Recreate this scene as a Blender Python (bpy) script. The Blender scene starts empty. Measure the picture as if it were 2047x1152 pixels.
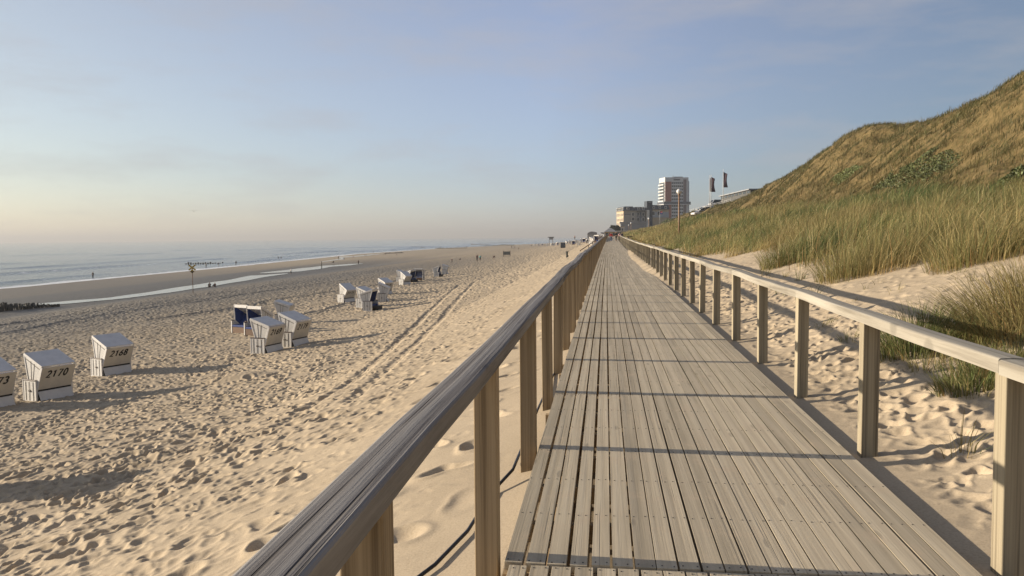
import bpy, math, random
import numpy as np
from mathutils import Vector, Matrix
random.seed(7); RNG = np.random.default_rng(11)
SC = bpy.context.scene; COL = SC.collection
R = math.radians

# ------------------------------------------------------------------ camera
ZE = 9.5                      # eye height above the sea
F = 1590.0                    # focal length for a frame 2047 wide
YAW, PITCH, ROLL = R(6.64), math.atan((576 - 474.2) / F), R(0.54)
_f0 = Vector((-math.sin(YAW), math.cos(YAW), 0))
_r0 = Vector((math.cos(YAW), math.sin(YAW), 0))
_up = Vector((0, 0, 1))
FW = _f0 * math.cos(PITCH) - _up * math.sin(PITCH)
_w0 = _up * math.cos(PITCH) + _f0 * math.sin(PITCH)
RT = _r0 * math.cos(ROLL) - _w0 * math.sin(ROLL)
UPV = _w0 * math.cos(ROLL) + _r0 * math.sin(ROLL)
cam_d = bpy.data.cameras.new('camera'); cam = bpy.data.objects.new('camera', cam_d); COL.objects.link(cam)
cam_d.sensor_width = 36; cam_d.lens = F / 2047 * 36; cam_d.clip_start = 0.05; cam_d.clip_end = 60000
cam.matrix_world = Matrix(((RT.x, UPV.x, -FW.x, 0), (RT.y, UPV.y, -FW.y, 0), (RT.z, UPV.z, -FW.z, ZE), (0, 0, 0, 1)))
SC.camera = cam

# ------------------------------------------------------------------ light
SUN_AZ, SUN_EL = R(-87.0), R(12.5)          # azimuth from +Y, clockwise
sd = Vector((math.sin(SUN_AZ) * math.cos(SUN_EL), math.cos(SUN_AZ) * math.cos(SUN_EL), math.sin(SUN_EL)))
sun_d = bpy.data.lights.new('sun', 'SUN'); sun_d.energy = 4.2; sun_d.angle = R(0.55); sun_d.color = (1.0, 0.86, 0.685)
sun = bpy.data.objects.new('sun', sun_d); COL.objects.link(sun)
sun.rotation_euler = (-sd).to_track_quat('-Z', 'Y').to_euler(); sun.location = (0, 0, 60)

world = bpy.data.worlds.new('World'); SC.world = world; world.use_nodes = True
wn = world.node_tree.nodes; wl = world.node_tree.links
bg = wn['Background']; bg.inputs['Strength'].default_value = 0.077
sky = wn.new('ShaderNodeTexSky'); sky.sky_type = 'NISHITA'; sky.sun_disc = False
sky.sun_elevation = SUN_EL; sky.sun_rotation = SUN_AZ; sky.altitude = 0
sky.air_density = 1.0; sky.dust_density = 0.4; sky.ozone_density = 3.0
# thin high cloud in the sky
tc = wn.new('ShaderNodeTexCoord'); mp = wn.new('ShaderNodeMapping'); mp.inputs['Scale'].default_value = (2.0, 2.0, 9.0)
mp.inputs['Rotation'].default_value = (0.12, 0.1, 0.3)
nz = wn.new('ShaderNodeTexNoise'); nz.inputs['Scale'].default_value = 2.2; nz.inputs['Detail'].default_value = 7; nz.inputs['Roughness'].default_value = 0.6
rmp = wn.new('ShaderNodeMapRange'); rmp.inputs['From Min'].default_value = 0.46; rmp.inputs['From Max'].default_value = 0.75
rmp.inputs['To Max'].default_value = 0.5
wl.new(tc.outputs['Generated'], mp.inputs['Vector']); wl.new(mp.outputs['Vector'], nz.inputs['Vector']); wl.new(nz.outputs['Fac'], rmp.inputs['Value'])
mixw = wn.new('ShaderNodeMix'); mixw.data_type = 'RGBA'; mixw.inputs['B'].default_value = (3.2, 3.1, 3.2, 1)
wl.new(rmp.outputs['Result'], mixw.inputs['Factor']); hs = wn.new('ShaderNodeHueSaturation'); hs.inputs['Saturation'].default_value = 0.72; hs.inputs['Value'].default_value = 0.90
wl.new(sky.outputs['Color'], hs.inputs['Color'])
pale = wn.new('ShaderNodeMix'); pale.data_type = 'RGBA'; pale.blend_type = 'ADD'; pale.inputs['Factor'].default_value = 1; pale.inputs['B'].default_value = (.72, .68, .78, 1)
wl.new(hs.outputs['Color'], pale.inputs['A']); # the sky is brightest and palest round the low sun and deepens away from it
dt = wn.new('ShaderNodeVectorMath'); dt.operation = 'DOT_PRODUCT'; dt.inputs[1].default_value = tuple(sd); wl.new(tc.outputs['Generated'], dt.inputs[0])
gr = wn.new('ShaderNodeValToRGB'); ge = gr.color_ramp.elements; ge.new(.5); gm = wn.new('ShaderNodeMapRange'); gm.inputs['From Min'].default_value = -.5; gm.inputs['From Max'].default_value = .75
wl.new(dt.outputs['Value'], gm.inputs['Value']); wl.new(gm.outputs['Result'], gr.inputs['Fac'])
ge[0].position = 0; ge[0].color = (.38, .465, .53, 1); ge[1].position = .52; ge[1].color = (.97, .985, 1.10, 1); ge[2].position = 1; ge[2].color = (1.05, .965, .87, 1)
gx = wn.new('ShaderNodeMix'); gx.data_type = 'RGBA'; gx.blend_type = 'MULTIPLY'; gx.inputs['Factor'].default_value = 1
wl.new(pale.outputs['Result'], gx.inputs['A']); wl.new(gr.outputs['Color'], gx.inputs['B']); wl.new(gx.outputs['Result'], mixw.inputs['A']); wl.new(mixw.outputs['Result'], bg.inputs['Color'])

SC.view_settings.view_transform = 'Standard'; SC.view_settings.look = 'None'; SC.view_settings.exposure = 1.0; SC.view_settings.gamma = 1.0
SC.cycles.use_denoising = True; SC.cycles.max_bounces = 6; SC.cycles.diffuse_bounces = 3; SC.cycles.glossy_bounces = 3
SC.cycles.transmission_bounces = 4; SC.cycles.transparent_max_bounces = 6; SC.cycles.volume_bounces = 0
SC.cycles.use_adaptive_sampling = True; SC.cycles.adaptive_threshold = 0.01

# ------------------------------------------------------------------ terrain heights (relative to the eye)
def ss(x, a, b):
    t = np.clip((np.asarray(x, float) - a) / (b - a), 0, 1); return t * t * (3 - 2 * t)
_perm = np.random.default_rng(3).random((256, 256))
def vn(x, y, seed=0):
    x = np.asarray(x, float) + seed * 17.37; y = np.asarray(y, float) + seed * 31.71
    xi = np.floor(x).astype(int); yi = np.floor(y).astype(int); fx = x - xi; fy = y - yi
    fx = fx * fx * (3 - 2 * fx); fy = fy * fy * (3 - 2 * fy)
    a = _perm[xi % 256, yi % 256]; b = _perm[(xi + 1) % 256, yi % 256]; c = _perm[xi % 256, (yi + 1) % 256]; d = _perm[(xi + 1) % 256, (yi + 1) % 256]
    return (a * (1 - fx) + b * fx) * (1 - fy) + (c * (1 - fx) + d * fx) * fy
def fbm(x, y, seed=0, o=4):
    s = 0; a = 0.5; t = 0
    for i in range(o):
        s = s + a * vn(x * 2 ** i, y * 2 ** i, seed + i); t += a; a *= 0.5
    return s / t
def zd(v): return np.interp(v, [-10, 0, 10, 20, 42, 60, 90, 156, 200, 260, 400, 1000], [-1.9, -1.815, -1.715, -1.64, -1.58, -1.52, -1.36, -1.0, -.8, -.5, 0.5, 1])
def ushore(v): return np.interp(v, [-300, 0, 150, 300, 470, 750, 940, 1300, 3000], [-112, -112, -123, -135, -152, -145, -90, -30, -25])
def urun(v): return -66 - 0.05 * np.clip(v, -200, 600)
def bend(v): return .9 * (np.clip(v, 0, 260) / 156) ** 1.6      # the walk swings a little to the right far off
UL, UR = -0.56, 1.94          # deck edges
def left_z(u, v):
    sh = ushore(v); k = np.clip(-sh / 115.0, 0.2, 1.6)
    ur = urun(v) * np.clip(k, 0.2, 1.0); q = np.where(u > -49, u, u)
    near = np.interp(u, [-49, -25, -15, -8, -4, -2, -0.6], [-6.6, -5.55, -4.98, -4.12, -3.02, -2.37, -2.0])
    f = ss(v, 110, 180)
    near = near + (zd(v) - zd(0)) * (ss(u, -16, -2) * (1 - f) + ss(u, -45, -3) * f) + 0.5 * ss(v, 110, 190) * ss(u, -45, -3)
    m = -49.0
    t1 = np.clip((m - u) / np.maximum(m - (ur + 5), 1), 0, 1)
    z = near + t1 * (-8.2 + 6.6)
    bar = ss(-u, -(ur - 6), -(sh + 4))
    z = z - np.clip(-(u - (ur - 6)) / np.maximum(-(sh + 4) + (ur - 6), 1), 0, 1) * 1.15
    below = np.clip(sh + 4 - u, 0, None)
    z = z - np.minimum(below * 0.04, 3)
    return z
def crest(v): return np.interp(v, [0, 28, 47, 100, 150, 250, 400, 520], [.5, .85, 1.45, 2.1, 2.4, 1.9, 3.0, 4.5])
def ridge(v): return np.interp(v, [-20, 40, 61, 71, 79, 90, 100, 113, 127, 150, 172, 200, 300, 380, 460], [12.3, 11.9, 11.2, 10.5, 10.3, 11.6, 12.4, 11.4, 10.2, 9.1, 8.2, 8.05, 8.2, 7.0, 5.2])
EDGE = [([-10, 10, 27, 45, 60, 90, 130, 200], [8.3, 8.3, 8.0, 6.6, 5.6, 4.6, 4.0, 3.8])]
def ugrass(v): return np.interp(v, *EDGE[0])
def right_z(u, v):
    f = ss(v, 25, 50); g = ss(v, 60, 110)
    cols_u = [1.9, 2.5, 3.1, 4.3, 6.0, 8.0, 11.0, 14.0, 17.5, 30.0, 42.0, 90.0]
    d = zd(v); cr = crest(v); rd = ridge(v)
    z8 = d + 1.65 * (1 - f) + 1.3 * f; z8 = z8 * (1 - g) + (d + 1.5) * g
    H = [d - .07, d + .0, d + .16, d + .5 * (1 - f) + .38 * f, d + 1.0 * (1 - f) + .75 * f, z8, z8 * .45 + cr * .55, cr, cr + .35, rd, rd + .4, rd + .4]
    out = np.zeros_like(u) + H[0]
    for i in range(len(cols_u) - 1):
        a, b = cols_u[i], cols_u[i + 1]; t = np.clip((u - a) / (b - a), 0, 1)
        if i >= 5: t = t * t * (3 - 2 * t) * .5 + t * .5
        out = np.where(u >= a, H[i] + (H[i + 1] - H[i]) * t, out)
    hill = ss(u, 9, 16)
    out = out + hill * ((fbm(u / 9, v / 9, 5) - .5) * 1.6 + (fbm(u / 2.6, v / 3.4, 6) - .5) * 1.0 + (fbm(u / 1.1, v / 1.5, 7, 2) - .5) * .4)
    sand = ss(u, 2.6, 4) * (1 - hill)
    out = out + sand * (fbm(u / 2.2, v / 2.2, 8) - .5) * .22
    return out
def ground_rel(u, v):
    v = np.asarray(v, float); u = np.asarray(u, float) - bend(v)
    zl = left_z(np.minimum(u, -.6), v); zr = right_z(np.maximum(u, 1.9), v)
    zl = zl + ss(-u, 2, 12) * (1 - ss(-u, 50, 62)) * ((fbm(u / 7, v / 7, 1, 3) - .5) * .35)
    mid = zd(v) - .22
    t = ss(u, -.6, .2); z = zl * (1 - t) + mid * t
    t = ss(u, 1.5, 2.0); z = z * (1 - t) + zr * t
    far = ss(v, 215, 300); t = ss(u, -14, 6)     # beyond the end of the deck: one slope from beach to town
    alt = zl * (1 - t) + np.maximum(zr, -1) * t
    return np.where((u > -14) & (u < 6), z * (1 - far) + alt * far, z)
def gz(u, v): return float(ground_rel(np.array([u]), np.array([v]))[0]) + ZE
def ray(px, py):
    d = FW * F + RT * (px - 1023.5) + UPV * (576 - py); return d / F
def at_depth(px, py, depth):
    return Vector((0, 0, ZE)) + ray(px, py) * depth
_ts = np.concatenate([np.arange(2, 60, .1), np.arange(60, 400, .5), np.arange(400, 2500, 2)])
def at_ground(px, py):
    d = ray(px, py); z = ZE + d.z * _ts; g = ground_rel(d.x * _ts, d.y * _ts) + ZE
    i = np.argmax(z <= g)
    if not (z <= g).any(): raise ValueError('no ground under pixel %s %s' % (px, py))
    t0, t1 = _ts[max(i - 1, 0)], _ts[i]
    for _ in range(20):
        tm = (t0 + t1) / 2
        if ZE + d.z * tm <= gz(d.x * tm, d.y * tm): t1 = tm
        else: t0 = tm
    return Vector((d.x * t1, d.y * t1, gz(d.x * t1, d.y * t1))), t1
def at_z(px, py, zrel):
    d = ray(px, py); t = zrel / d.z; return Vector((d.x * t, d.y * t, ZE + zrel))

_e = [(1252, 474), (1275, 482), (1300, 491), (1340, 500), (1385, 507), (1430, 510), (1462, 512), (1500, 500), (1535, 500), (1560, 536), (1592, 536), (1625, 512), (1662, 508), (1690, 556), (1725, 556), (1770, 520), (1815, 506), (1870, 505), (1925, 512), (1985, 518), (2047, 512), (2150, 520)]
_p = sorted(((q.y, q.x) for q in (at_ground(*p)[0] for p in _e)))
EDGE[0] = ([-20] + [q[0] for q in _p] + [250], [_p[0][1]] + [q[1] for q in _p] + [_p[-1][1]])
# ------------------------------------------------------------------ object helpers
def tag(o, label=None, cat=None, group=None, kind=None):
    if label: o['label'] = label
    if cat: o['category'] = cat
    if group: o['group'] = group
    if kind: o['kind'] = kind
    return o
def empty(name, loc, rz=0.0, label=None, cat=None, group=None):
    o = bpy.data.objects.new(name, None); COL.objects.link(o); o.location = loc; o.rotation_euler = (0, 0, rz)
    o.empty_display_size = .2
    return tag(o, label, cat, group)
def mesh_np(name, V, faces_q=None, faces_t=None, attrs=None, mats=(), smooth=False, parent=None):
    me = bpy.data.meshes.new(name); V = np.asarray(V, np.float32)
    me.vertices.add(len(V)); me.vertices.foreach_set('co', V.ravel())
    parts = []; starts = []; n = 0
    for fa, k in ((faces_q, 4), (faces_t, 3)):
        if fa is not None and len(fa):
            fa = np.asarray(fa, np.int32); parts.append(fa.ravel()); starts.append(n + np.arange(len(fa)) * k); n += len(fa) * k
    li = np.concatenate(parts); st = np.concatenate(starts).astype(np.int32)
    me.loops.add(len(li)); me.loops.foreach_set('vertex_index', li)
    me.polygons.add(len(st)); me.polygons.foreach_set('loop_start', st)
    me.polygons.foreach_set('use_smooth', np.full(len(st), bool(smooth)))
    for an, (tp, arr) in (attrs or {}).items():
        a = me.attributes.new(an, tp, 'POINT'); a.data.foreach_set('color' if 'COLOR' in tp else 'value', np.asarray(arr, np.float32).ravel())
    me.update(calc_edges=True); me.validate()
    for m in mats: me.materials.append(m)
    o = bpy.data.objects.new(name, me); COL.objects.link(o)
    if parent: o.parent = parent
    return o
class MB:
    """collects boxes, prisms, tubes and lathes into one mesh"""
    def __init__(s): s.v = []; s.f = []; s.m = []; s.sm = []
    def add(s, vs, fs, mi=0, smooth=False):
        b = len(s.v); s.v += [tuple(x) for x in vs]; s.f += [tuple(i + b for i in f) for f in fs]; s.m += [mi] * len(fs); s.sm += [smooth] * len(fs); return s
    def box(s, c, d, mi=0, M=None, taper=1.0):
        x, y, z = d[0] / 2, d[1] / 2, d[2] / 2; t = taper
        vs = [(-x, -y, -z), (x, -y, -z), (x, y, -z), (-x, y, -z), (-x * t, -y * t, z), (x * t, -y * t, z), (x * t, y * t, z), (-x * t, y * t, z)]
        vs = [Vector(p) for p in vs]
        if M is not None: vs = [M @ p for p in vs]
        vs = [p + Vector(c) for p in vs]
        return s.add(vs, [(0, 3, 2, 1), (4, 5, 6, 7), (0, 1, 5, 4), (1, 2, 6, 5), (2, 3, 7, 6), (3, 0, 4, 7)], mi)
    def beam(s, a, b, w, h, mi=0, up=Vector((0, 0, 1))):
        a = Vector(a); b = Vector(b); d = (b - a); L = d.length; d.normalize(); x = d.cross(up)
        if x.length < 1e-4: x = Vector((1, 0, 0))
        x.normalize(); y = x.cross(d)
        M = Matrix((x, d, y)).transposed(); return s.box((a + b) / 2, (w, L, h), mi, M)
    def prism(s, poly, axis, a, b, mi=0):
        """poly in the two other axes, extruded along axis from a to b"""
        n = len(poly)
        def P(p, t):
            return (t, p[0], p[1]) if axis == 'x' else (p[0], t, p[1]) if axis == 'y' else (p[0], p[1], t)
        vs = [P(p, a) for p in poly] + [P(p, b) for p in poly]
        fs = [tuple(range(n - 1, -1, -1)), tuple(range(n, 2 * n))] + [(i, (i + 1) % n, n + (i + 1) % n, n + i) for i in range(n)]
        return s.add(vs, fs, mi)
    def tube(s, pts, r, n=8, mi=0, cap=True):
        pts = [Vector(p) for p in pts]; rs = r if isinstance(r, (list, tuple)) else [r] * len(pts); vs = []; fs = []
        for i, p in enumerate(pts):
            d = (pts[min(i + 1, len(pts) - 1)] - pts[max(i - 1, 0)]).normalized()
            x = d.cross(Vector((0, 0, 1)));  x = Vector((1, 0, 0)) if x.length < 1e-3 else x.normalized(); y = d.cross(x)
            for k in range(n):
                a = 2 * math.pi * k / n; vs.append(p + (x * math.cos(a) + y * math.sin(a)) * rs[i])
        for i in range(len(pts) - 1):
            for k in range(n): fs.append((i * n + k, i * n + (k + 1) % n, (i + 1) * n + (k + 1) % n, (i + 1) * n + k))
        if cap: fs += [tuple(range(n - 1, -1, -1)), tuple(range((len(pts) - 1) * n, len(pts) * n))]
        return s.add(vs, fs, mi, True)
    def lathe(s, c, prof, n=16, mi=0):
        vs = []; fs = []; c = Vector(c)
        for r, z in prof:
            for k in range(n):
                a = 2 * math.pi * k / n; vs.append(c + Vector((r * math.cos(a), r * math.sin(a), z)))
        for i in range(len(prof) - 1):
            for k in range(n): fs.append((i * n + k, i * n + (k + 1) % n, (i + 1) * n + (k + 1) % n, (i + 1) * n + k))
        return s.add(vs, fs, mi, True)
    def build(s, name, mats, parent=None, bevel=0.0):
        me = bpy.data.meshes.new(name); me.from_pydata([tuple(v) for v in s.v], [], s.f); me.update()
        if not isinstance(mats, (list, tuple)): mats = [mats]
        for m in mats: me.materials.append(m)
        me.polygons.foreach_set('material_index', s.m); me.polygons.foreach_set('use_smooth', s.sm)
        o = bpy.data.objects.new(name, me); COL.objects.link(o)
        if parent: o.parent = parent
        if bevel:
            b = o.modifiers.new('bevel', 'BEVEL'); b.width = bevel; b.segments = 2; b.limit_method = 'ANGLE'
        return o
def copy_tree(o, parent=None):
    c = o.copy(); COL.objects.link(c)
    for k in ('label',):
        pass
    if parent: c.parent = parent
    for ch in [x for x in o.children]: copy_tree(ch, c)
    return c

# ------------------------------------------------------------------ materials
def new_mat(name):
    m = bpy.data.materials.new(name); m.use_nodes = True; nt = m.node_tree; return m, nt.nodes, nt.links, nt.nodes['Principled BSDF']
def ramp(n, stops):
    r = n.new('ShaderNodeValToRGB'); e = r.color_ramp.elements
    while len(e) < len(stops): e.new(.5)
    for i, (p, c) in enumerate(stops): e[i].position = p; e[i].color = (*c, 1)
    return r
def plain(name, col, rough=.6, var=.12, scale=6.0, bump=.0, metal=0.0, coord='Object', spec=.5):
    m, n, l, b = new_mat(name); tcn = n.new('ShaderNodeTexCoord'); no = n.new('ShaderNodeTexNoise')
    no.inputs['Scale'].default_value = scale; no.inputs['Detail'].default_value = 5; l.new(tcn.outputs[coord], no.inputs['Vector'])
    c0 = tuple(max(0, x * (1 - var * 1.6)) for x in col); c1 = tuple(min(1, x * (1 + var)) for x in col)
    r = ramp(n, [(.3, c0), (.7, c1)]); l.new(no.outputs['Fac'], r.inputs['Fac']); l.new(r.outputs['Color'], b.inputs['Base Color'])
    b.inputs['Roughness'].default_value = rough; b.inputs['Metallic'].default_value = metal; b.inputs['Specular IOR Level'].default_value = spec
    if bump:
        bp = n.new('ShaderNodeBump'); bp.inputs['Strength'].default_value = bump; bp.inputs['Distance'].default_value = .01
        l.new(no.outputs['Fac'], bp.inputs['Height']); l.new(bp.outputs['Normal'], b.inputs['Normal'])
    return m
def wood(name, light, mid, dark, axis='y', rough=.75, grain=26.0, attr=None, crack=.5, dust=0.0, bump=.6, spec=.3):
    """weathered softwood: long grain, annual-ring bands, cracks and knots"""
    m, n, l, b = new_mat(name); tcn = n.new('ShaderNodeTexCoord'); oi = n.new('ShaderNodeObjectInfo')
    off = n.new('ShaderNodeVectorMath'); off.operation = 'MULTIPLY_ADD'; off.inputs[1].default_value = (37, 53, 71)
    comb = n.new('ShaderNodeCombineXYZ')
    src = oi.outputs['Random']
    if attr:
        at = n.new('ShaderNodeAttribute'); at.attribute_name = attr; src = at.outputs['Fac']
    for i in 'XYZ': l.new(src, comb.inputs[i])
    l.new(comb.outputs[0], off.inputs[0]); l.new(tcn.outputs['Object'], off.inputs[2])
    def mapped(s_long, s_cross):
        q = n.new('ShaderNodeMapping'); sc = [s_cross] * 3; sc['xyz'.index(axis)] = s_long
        if axis == 'y': sc[2] = s_cross * .3
        q.inputs['Scale'].default_value = sc; l.new(off.outputs[0], q.inputs['Vector']); return q
    g = n.new('ShaderNodeTexNoise'); g.inputs['Scale'].default_value = 1; g.inputs['Detail'].default_value = 6; g.inputs['Roughness'].default_value = .65
    l.new(mapped(.6, grain * 3).outputs[0], g.inputs['Vector'])
    w = n.new('ShaderNodeTexWave'); w.wave_type = 'BANDS'; w.bands_direction = 'X' if axis != 'x' else 'Y'; w.inputs['Scale'].default_value = 1.0; w.inputs['Distortion'].default_value = 5
    w.inputs['Detail'].default_value = 2.5; w.inputs['Detail Scale'].default_value = .7; l.new(mapped(.35, grain * .16).outputs[0], w.inputs['Vector'])
    big = n.new('ShaderNodeTexNoise'); big.inputs['Scale'].default_value = 1; big.inputs['Detail'].default_value = 3; l.new(mapped(.9, 3.5).outputs[0], big.inputs['Vector'])
    mx = n.new('ShaderNodeMath'); mx.operation = 'MULTIPLY_ADD'; mx.inputs[1].default_value = .16; l.new(w.outputs['Fac'], mx.inputs[0]); 
    m2 = n.new('ShaderNodeMath'); m2.operation = 'MULTIPLY'; m2.inputs[1].default_value = .84; l.new(g.outputs['Fac'], m2.inputs[0]); l.new(m2.outputs[0], mx.inputs[2])
    r = ramp(n, [(.32, dark), (.47, mid), (.63, light)]); l.new(mx.outputs[0], r.inputs['Fac'])
    hv = n.new('ShaderNodeHueSaturation'); l.new(r.outputs['Color'], hv.inputs['Color'])
    vr = n.new('ShaderNodeMapRange'); vr.inputs['To Min'].default_value = .74; vr.inputs['To Max'].default_value = 1.2
    ad = n.new('ShaderNodeMath'); ad.operation = 'ADD'; l.new(big.outputs['Fac'], ad.inputs[0]); l.new(src, ad.inputs[1])
    vr.inputs['From Min'].default_value = .2; vr.inputs['From Max'].default_value = 1.7; l.new(ad.outputs[0], vr.inputs['Value']); l.new(vr.outputs['Result'], hv.inputs['Value'])
    # knots
    kn = n.new('ShaderNodeTexVoronoi'); kn.inputs['Scale'].default_value = 1; kn.inputs['Randomness'].default_value = 1; l.new(mapped(1.3, 5).outputs[0], kn.inputs['Vector'])
    kr = ramp(n, [(.0, (1, 1, 1)), (.09, (.75, .75, .75)), (.13, (0, 0, 0))]); l.new(kn.outputs['Distance'], kr.inputs['Fac'])
    # cracks
    ck = n.new('ShaderNodeTexNoise'); ck.inputs['Scale'].default_value = 1; ck.inputs['Detail'].default_value = 2; l.new(mapped(.45, grain * 2.0).outputs[0], ck.inputs['Vector'])
    cr = ramp(n, [(.30, (1, 1, 1)), (.36, (0, 0, 0))]); l.new(ck.outputs['Fac'], cr.inputs['Fac'])
    dm = n.new('ShaderNodeMix'); dm.data_type = 'RGBA'; dm.inputs['B'].default_value = tuple(x * .45 for x in dark) + (1,)
    mxk = n.new('ShaderNodeMath'); mxk.operation = 'MAXIMUM'; sc1 = n.new('ShaderNodeMath'); sc1.operation = 'MULTIPLY'; sc1.inputs[1].default_value = crack
    l.new(cr.outputs['Color'], sc1.inputs[0]); sc2 = n.new('ShaderNodeMath'); sc2.operation = 'MULTIPLY'; sc2.inputs[1].default_value = .45
    l.new(kr.outputs['Color'], sc2.inputs[0]); l.new(sc1.outputs[0], mxk.inputs[0]); l.new(sc2.outputs[0], mxk.inputs[1])
    l.new(mxk.outputs[0], dm.inputs['Factor']); l.new(hv.outputs['Color'], dm.inputs['A'])
    fin = dm
    if dust:
        dn = n.new('ShaderNodeTexNoise'); dn.inputs['Scale'].default_value = 3.1; dn.inputs['Detail'].default_value = 9; dn.inputs['Roughness'].default_value = .72; l.new(tcn.outputs['Object'], dn.inputs['Vector'])
        dr = ramp(n, [(.53, (0, 0, 0)), (.68, (dust, dust, dust))]); l.new(dn.outputs['Fac'], dr.inputs['Fac'])
        fin = n.new('ShaderNodeMix'); fin.data_type = 'RGBA'; fin.inputs['B'].default_value = (.50, .40, .28, 1); l.new(dr.outputs['Color'], fin.inputs['Factor']); l.new(dm.outputs['Result'], fin.inputs['A'])
    l.new(fin.outputs['Result'], b.inputs['Base Color']); b.inputs['Roughness'].default_value = rough; b.inputs['Specular IOR Level'].default_value = spec
    bp = n.new('ShaderNodeBump'); bp.inputs['Strength'].default_value = bump; bp.inputs['Distance'].default_value = .004
    sb = n.new('ShaderNodeMath'); sb.operation = 'SUBTRACT'; l.new(mx.outputs[0], sb.inputs[0]); l.new(mxk.outputs[0], sb.inputs[1])
    l.new(sb.outputs[0], bp.inputs['Height']); l.new(bp.outputs['Normal'], b.inputs['Normal'])
    return m
# ------------------------------------------------------------------ sand: one ground sheet
def sand_material():
    m, n, l, b = new_mat('sand'); tcn = n.new('ShaderNodeTexCoord')
    wet = n.new('ShaderNodeAttribute'); wet.attribute_name = 'wet'; far = n.new('ShaderNodeAttribute'); far.attribute_name = 'far'  # wet mask also carries the painted shade of the mid-beach
    soil = n.new('ShaderNodeAttribute'); soil.attribute_name = 'soil'
    def noise(sc, det=4, ro=.6):
        q = n.new('ShaderNodeTexNoise'); q.inputs['Scale'].default_value = sc; q.inputs['Detail'].default_value = det; q.inputs['Roughness'].default_value = ro
        l.new(tcn.outputs['Object'], q.inputs['Vector']); return q
    n1 = noise(.35, 5); n2 = noise(60, 3); n3 = noise(3.0, 4)
    dry = ramp(n, [(.3, (.385, .313, .217)), (.7, (.468, .383, .268))]); l.new(n1.outputs['Fac'], dry.inputs['Fac'])
    sp = ramp(n, [(.3, (.78, .76, .74)), (.55, (1, 1, 1)), (.75, (1.06, 1.05, 1.03))]); l.new(n2.outputs['Fac'], sp.inputs['Fac'])
    mu = n.new('ShaderNodeMix'); mu.data_type = 'RGBA'; mu.blend_type = 'MULTIPLY'; mu.inputs['Factor'].default_value = .8
    l.new(dry.outputs['Color'], mu.inputs['A']); l.new(sp.outputs['Color'], mu.inputs['B'])
    wc = ramp(n, [(.35, (.085, .082, .072)), (.65, (.145, .135, .115))]); l.new(n3.outputs['Fac'], wc.inputs['Fac'])
    mw = n.new('ShaderNodeMix'); mw.data_type = 'RGBA'; l.new(wet.outputs['Fac'], mw.inputs['Factor']); l.new(mu.outputs['Result'], mw.inputs['A']); l.new(wc.outputs['Color'], mw.inputs['B'])
    so = ramp(n, [(.35, (.10, .078, .03)), (.65, (.19, .135, .06))]); l.new(n3.outputs['Fac'], so.inputs['Fac'])
    ms = n.new('ShaderNodeMix'); ms.data_type = 'RGBA'; l.new(soil.outputs['Fac'], ms.inputs['Factor']); l.new(mw.outputs['Result'], ms.inputs['A']); l.new(so.outputs['Color'], ms.inputs['B'])
    l.new(ms.outputs['Result'], b.inputs['Base Color'])
    rr = n.new('ShaderNodeMapRange'); rr.inputs['To Min'].default_value = .95; rr.inputs['To Max'].default_value = .55; l.new(wet.outputs['Fac'], rr.inputs['Value']); l.new(rr.outputs['Result'], b.inputs['Roughness'])
    b.inputs['Specular IOR Level'].default_value = .15
    # trodden sand too far away for the mesh to carry it
    mpn = n.new('ShaderNodeMapping'); mpn.inputs['Scale'].default_value = (1.0, 1.0, 0); l.new(tcn.outputs['Object'], mpn.inputs['Vector'])
    vo = n.new('ShaderNodeTexVoronoi'); vo.feature = 'SMOOTH_F1'; vo.inputs['Scale'].default_value = 2.1; vo.inputs['Smoothness'].default_value = .5; l.new(mpn.outputs[0], vo.inputs['Vector'])
    nf = n.new('ShaderNodeTexNoise'); nf.inputs['Scale'].default_value = 2.6; nf.inputs['Detail'].default_value = 4; l.new(mpn.outputs[0], nf.inputs['Vector'])
    ad = n.new('ShaderNodeMath'); ad.operation = 'ADD'; l.new(vo.outputs['Distance'], ad.inputs[0]); l.new(nf.outputs['Fac'], ad.inputs[1])
    b1 = n.new('ShaderNodeBump'); b1.inputs['Distance'].default_value = .22; l.new(ad.outputs[0], b1.inputs['Height']); l.new(far.outputs['Fac'], b1.inputs['Strength'])
    b2 = n.new('ShaderNodeBump'); b2.inputs['Distance'].default_value = .006; b2.inputs['Strength'].default_value = .35; l.new(n2.outputs['Fac'], b2.inputs['Height']); l.new(b1.outputs['Normal'], b2.inputs['Normal'])
    l.new(b2.outputs['Normal'], b.inputs['Normal'])
    return m

def print_tile(N, L, count, depth, seed, amin=.11, amax=.19):
    rg = np.random.default_rng(seed); h = np.zeros((N, N), np.float32); px = L / N; W = int(.62 / px)
    yy, xx = np.mgrid[-W:W + 1, -W:W + 1].astype(np.float32) * px
    for k in range(count):
        a = rg.uniform(amin, amax); b_ = a * rg.uniform(.5, .8); th = rg.normal(0.35, .75) + (math.pi / 2 if rg.random() < .45 else 0)
        cx, cy = rg.integers(0, N, 2); c, s = math.cos(th), math.sin(th)
        X = (xx * c + yy * s); Y = (-xx * s + yy * c); wob = 1 + .22 * np.sin(np.arctan2(Y, X) * rg.integers(2, 4) + rg.uniform(0, 6))
        r = np.sqrt((X / a) ** 2 + (Y / b_) ** 2) / wob; d = depth * rg.uniform(.55, 1.25)
        pit = np.exp(-(r ** 3.0)); rim = np.exp(-((r - 1.45) / .38) ** 2)
        iy = (np.arange(-W, W + 1) + cy) % N; ix = (np.arange(-W, W + 1) + cx) % N; sub = h[np.ix_(iy, ix)]
        h[np.ix_(iy, ix)] = sub * (1 - .8 * pit) - d * pit + d * .38 * rim * (1 - .4 * np.clip(sub / depth, -1, 1))
    return h
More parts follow.
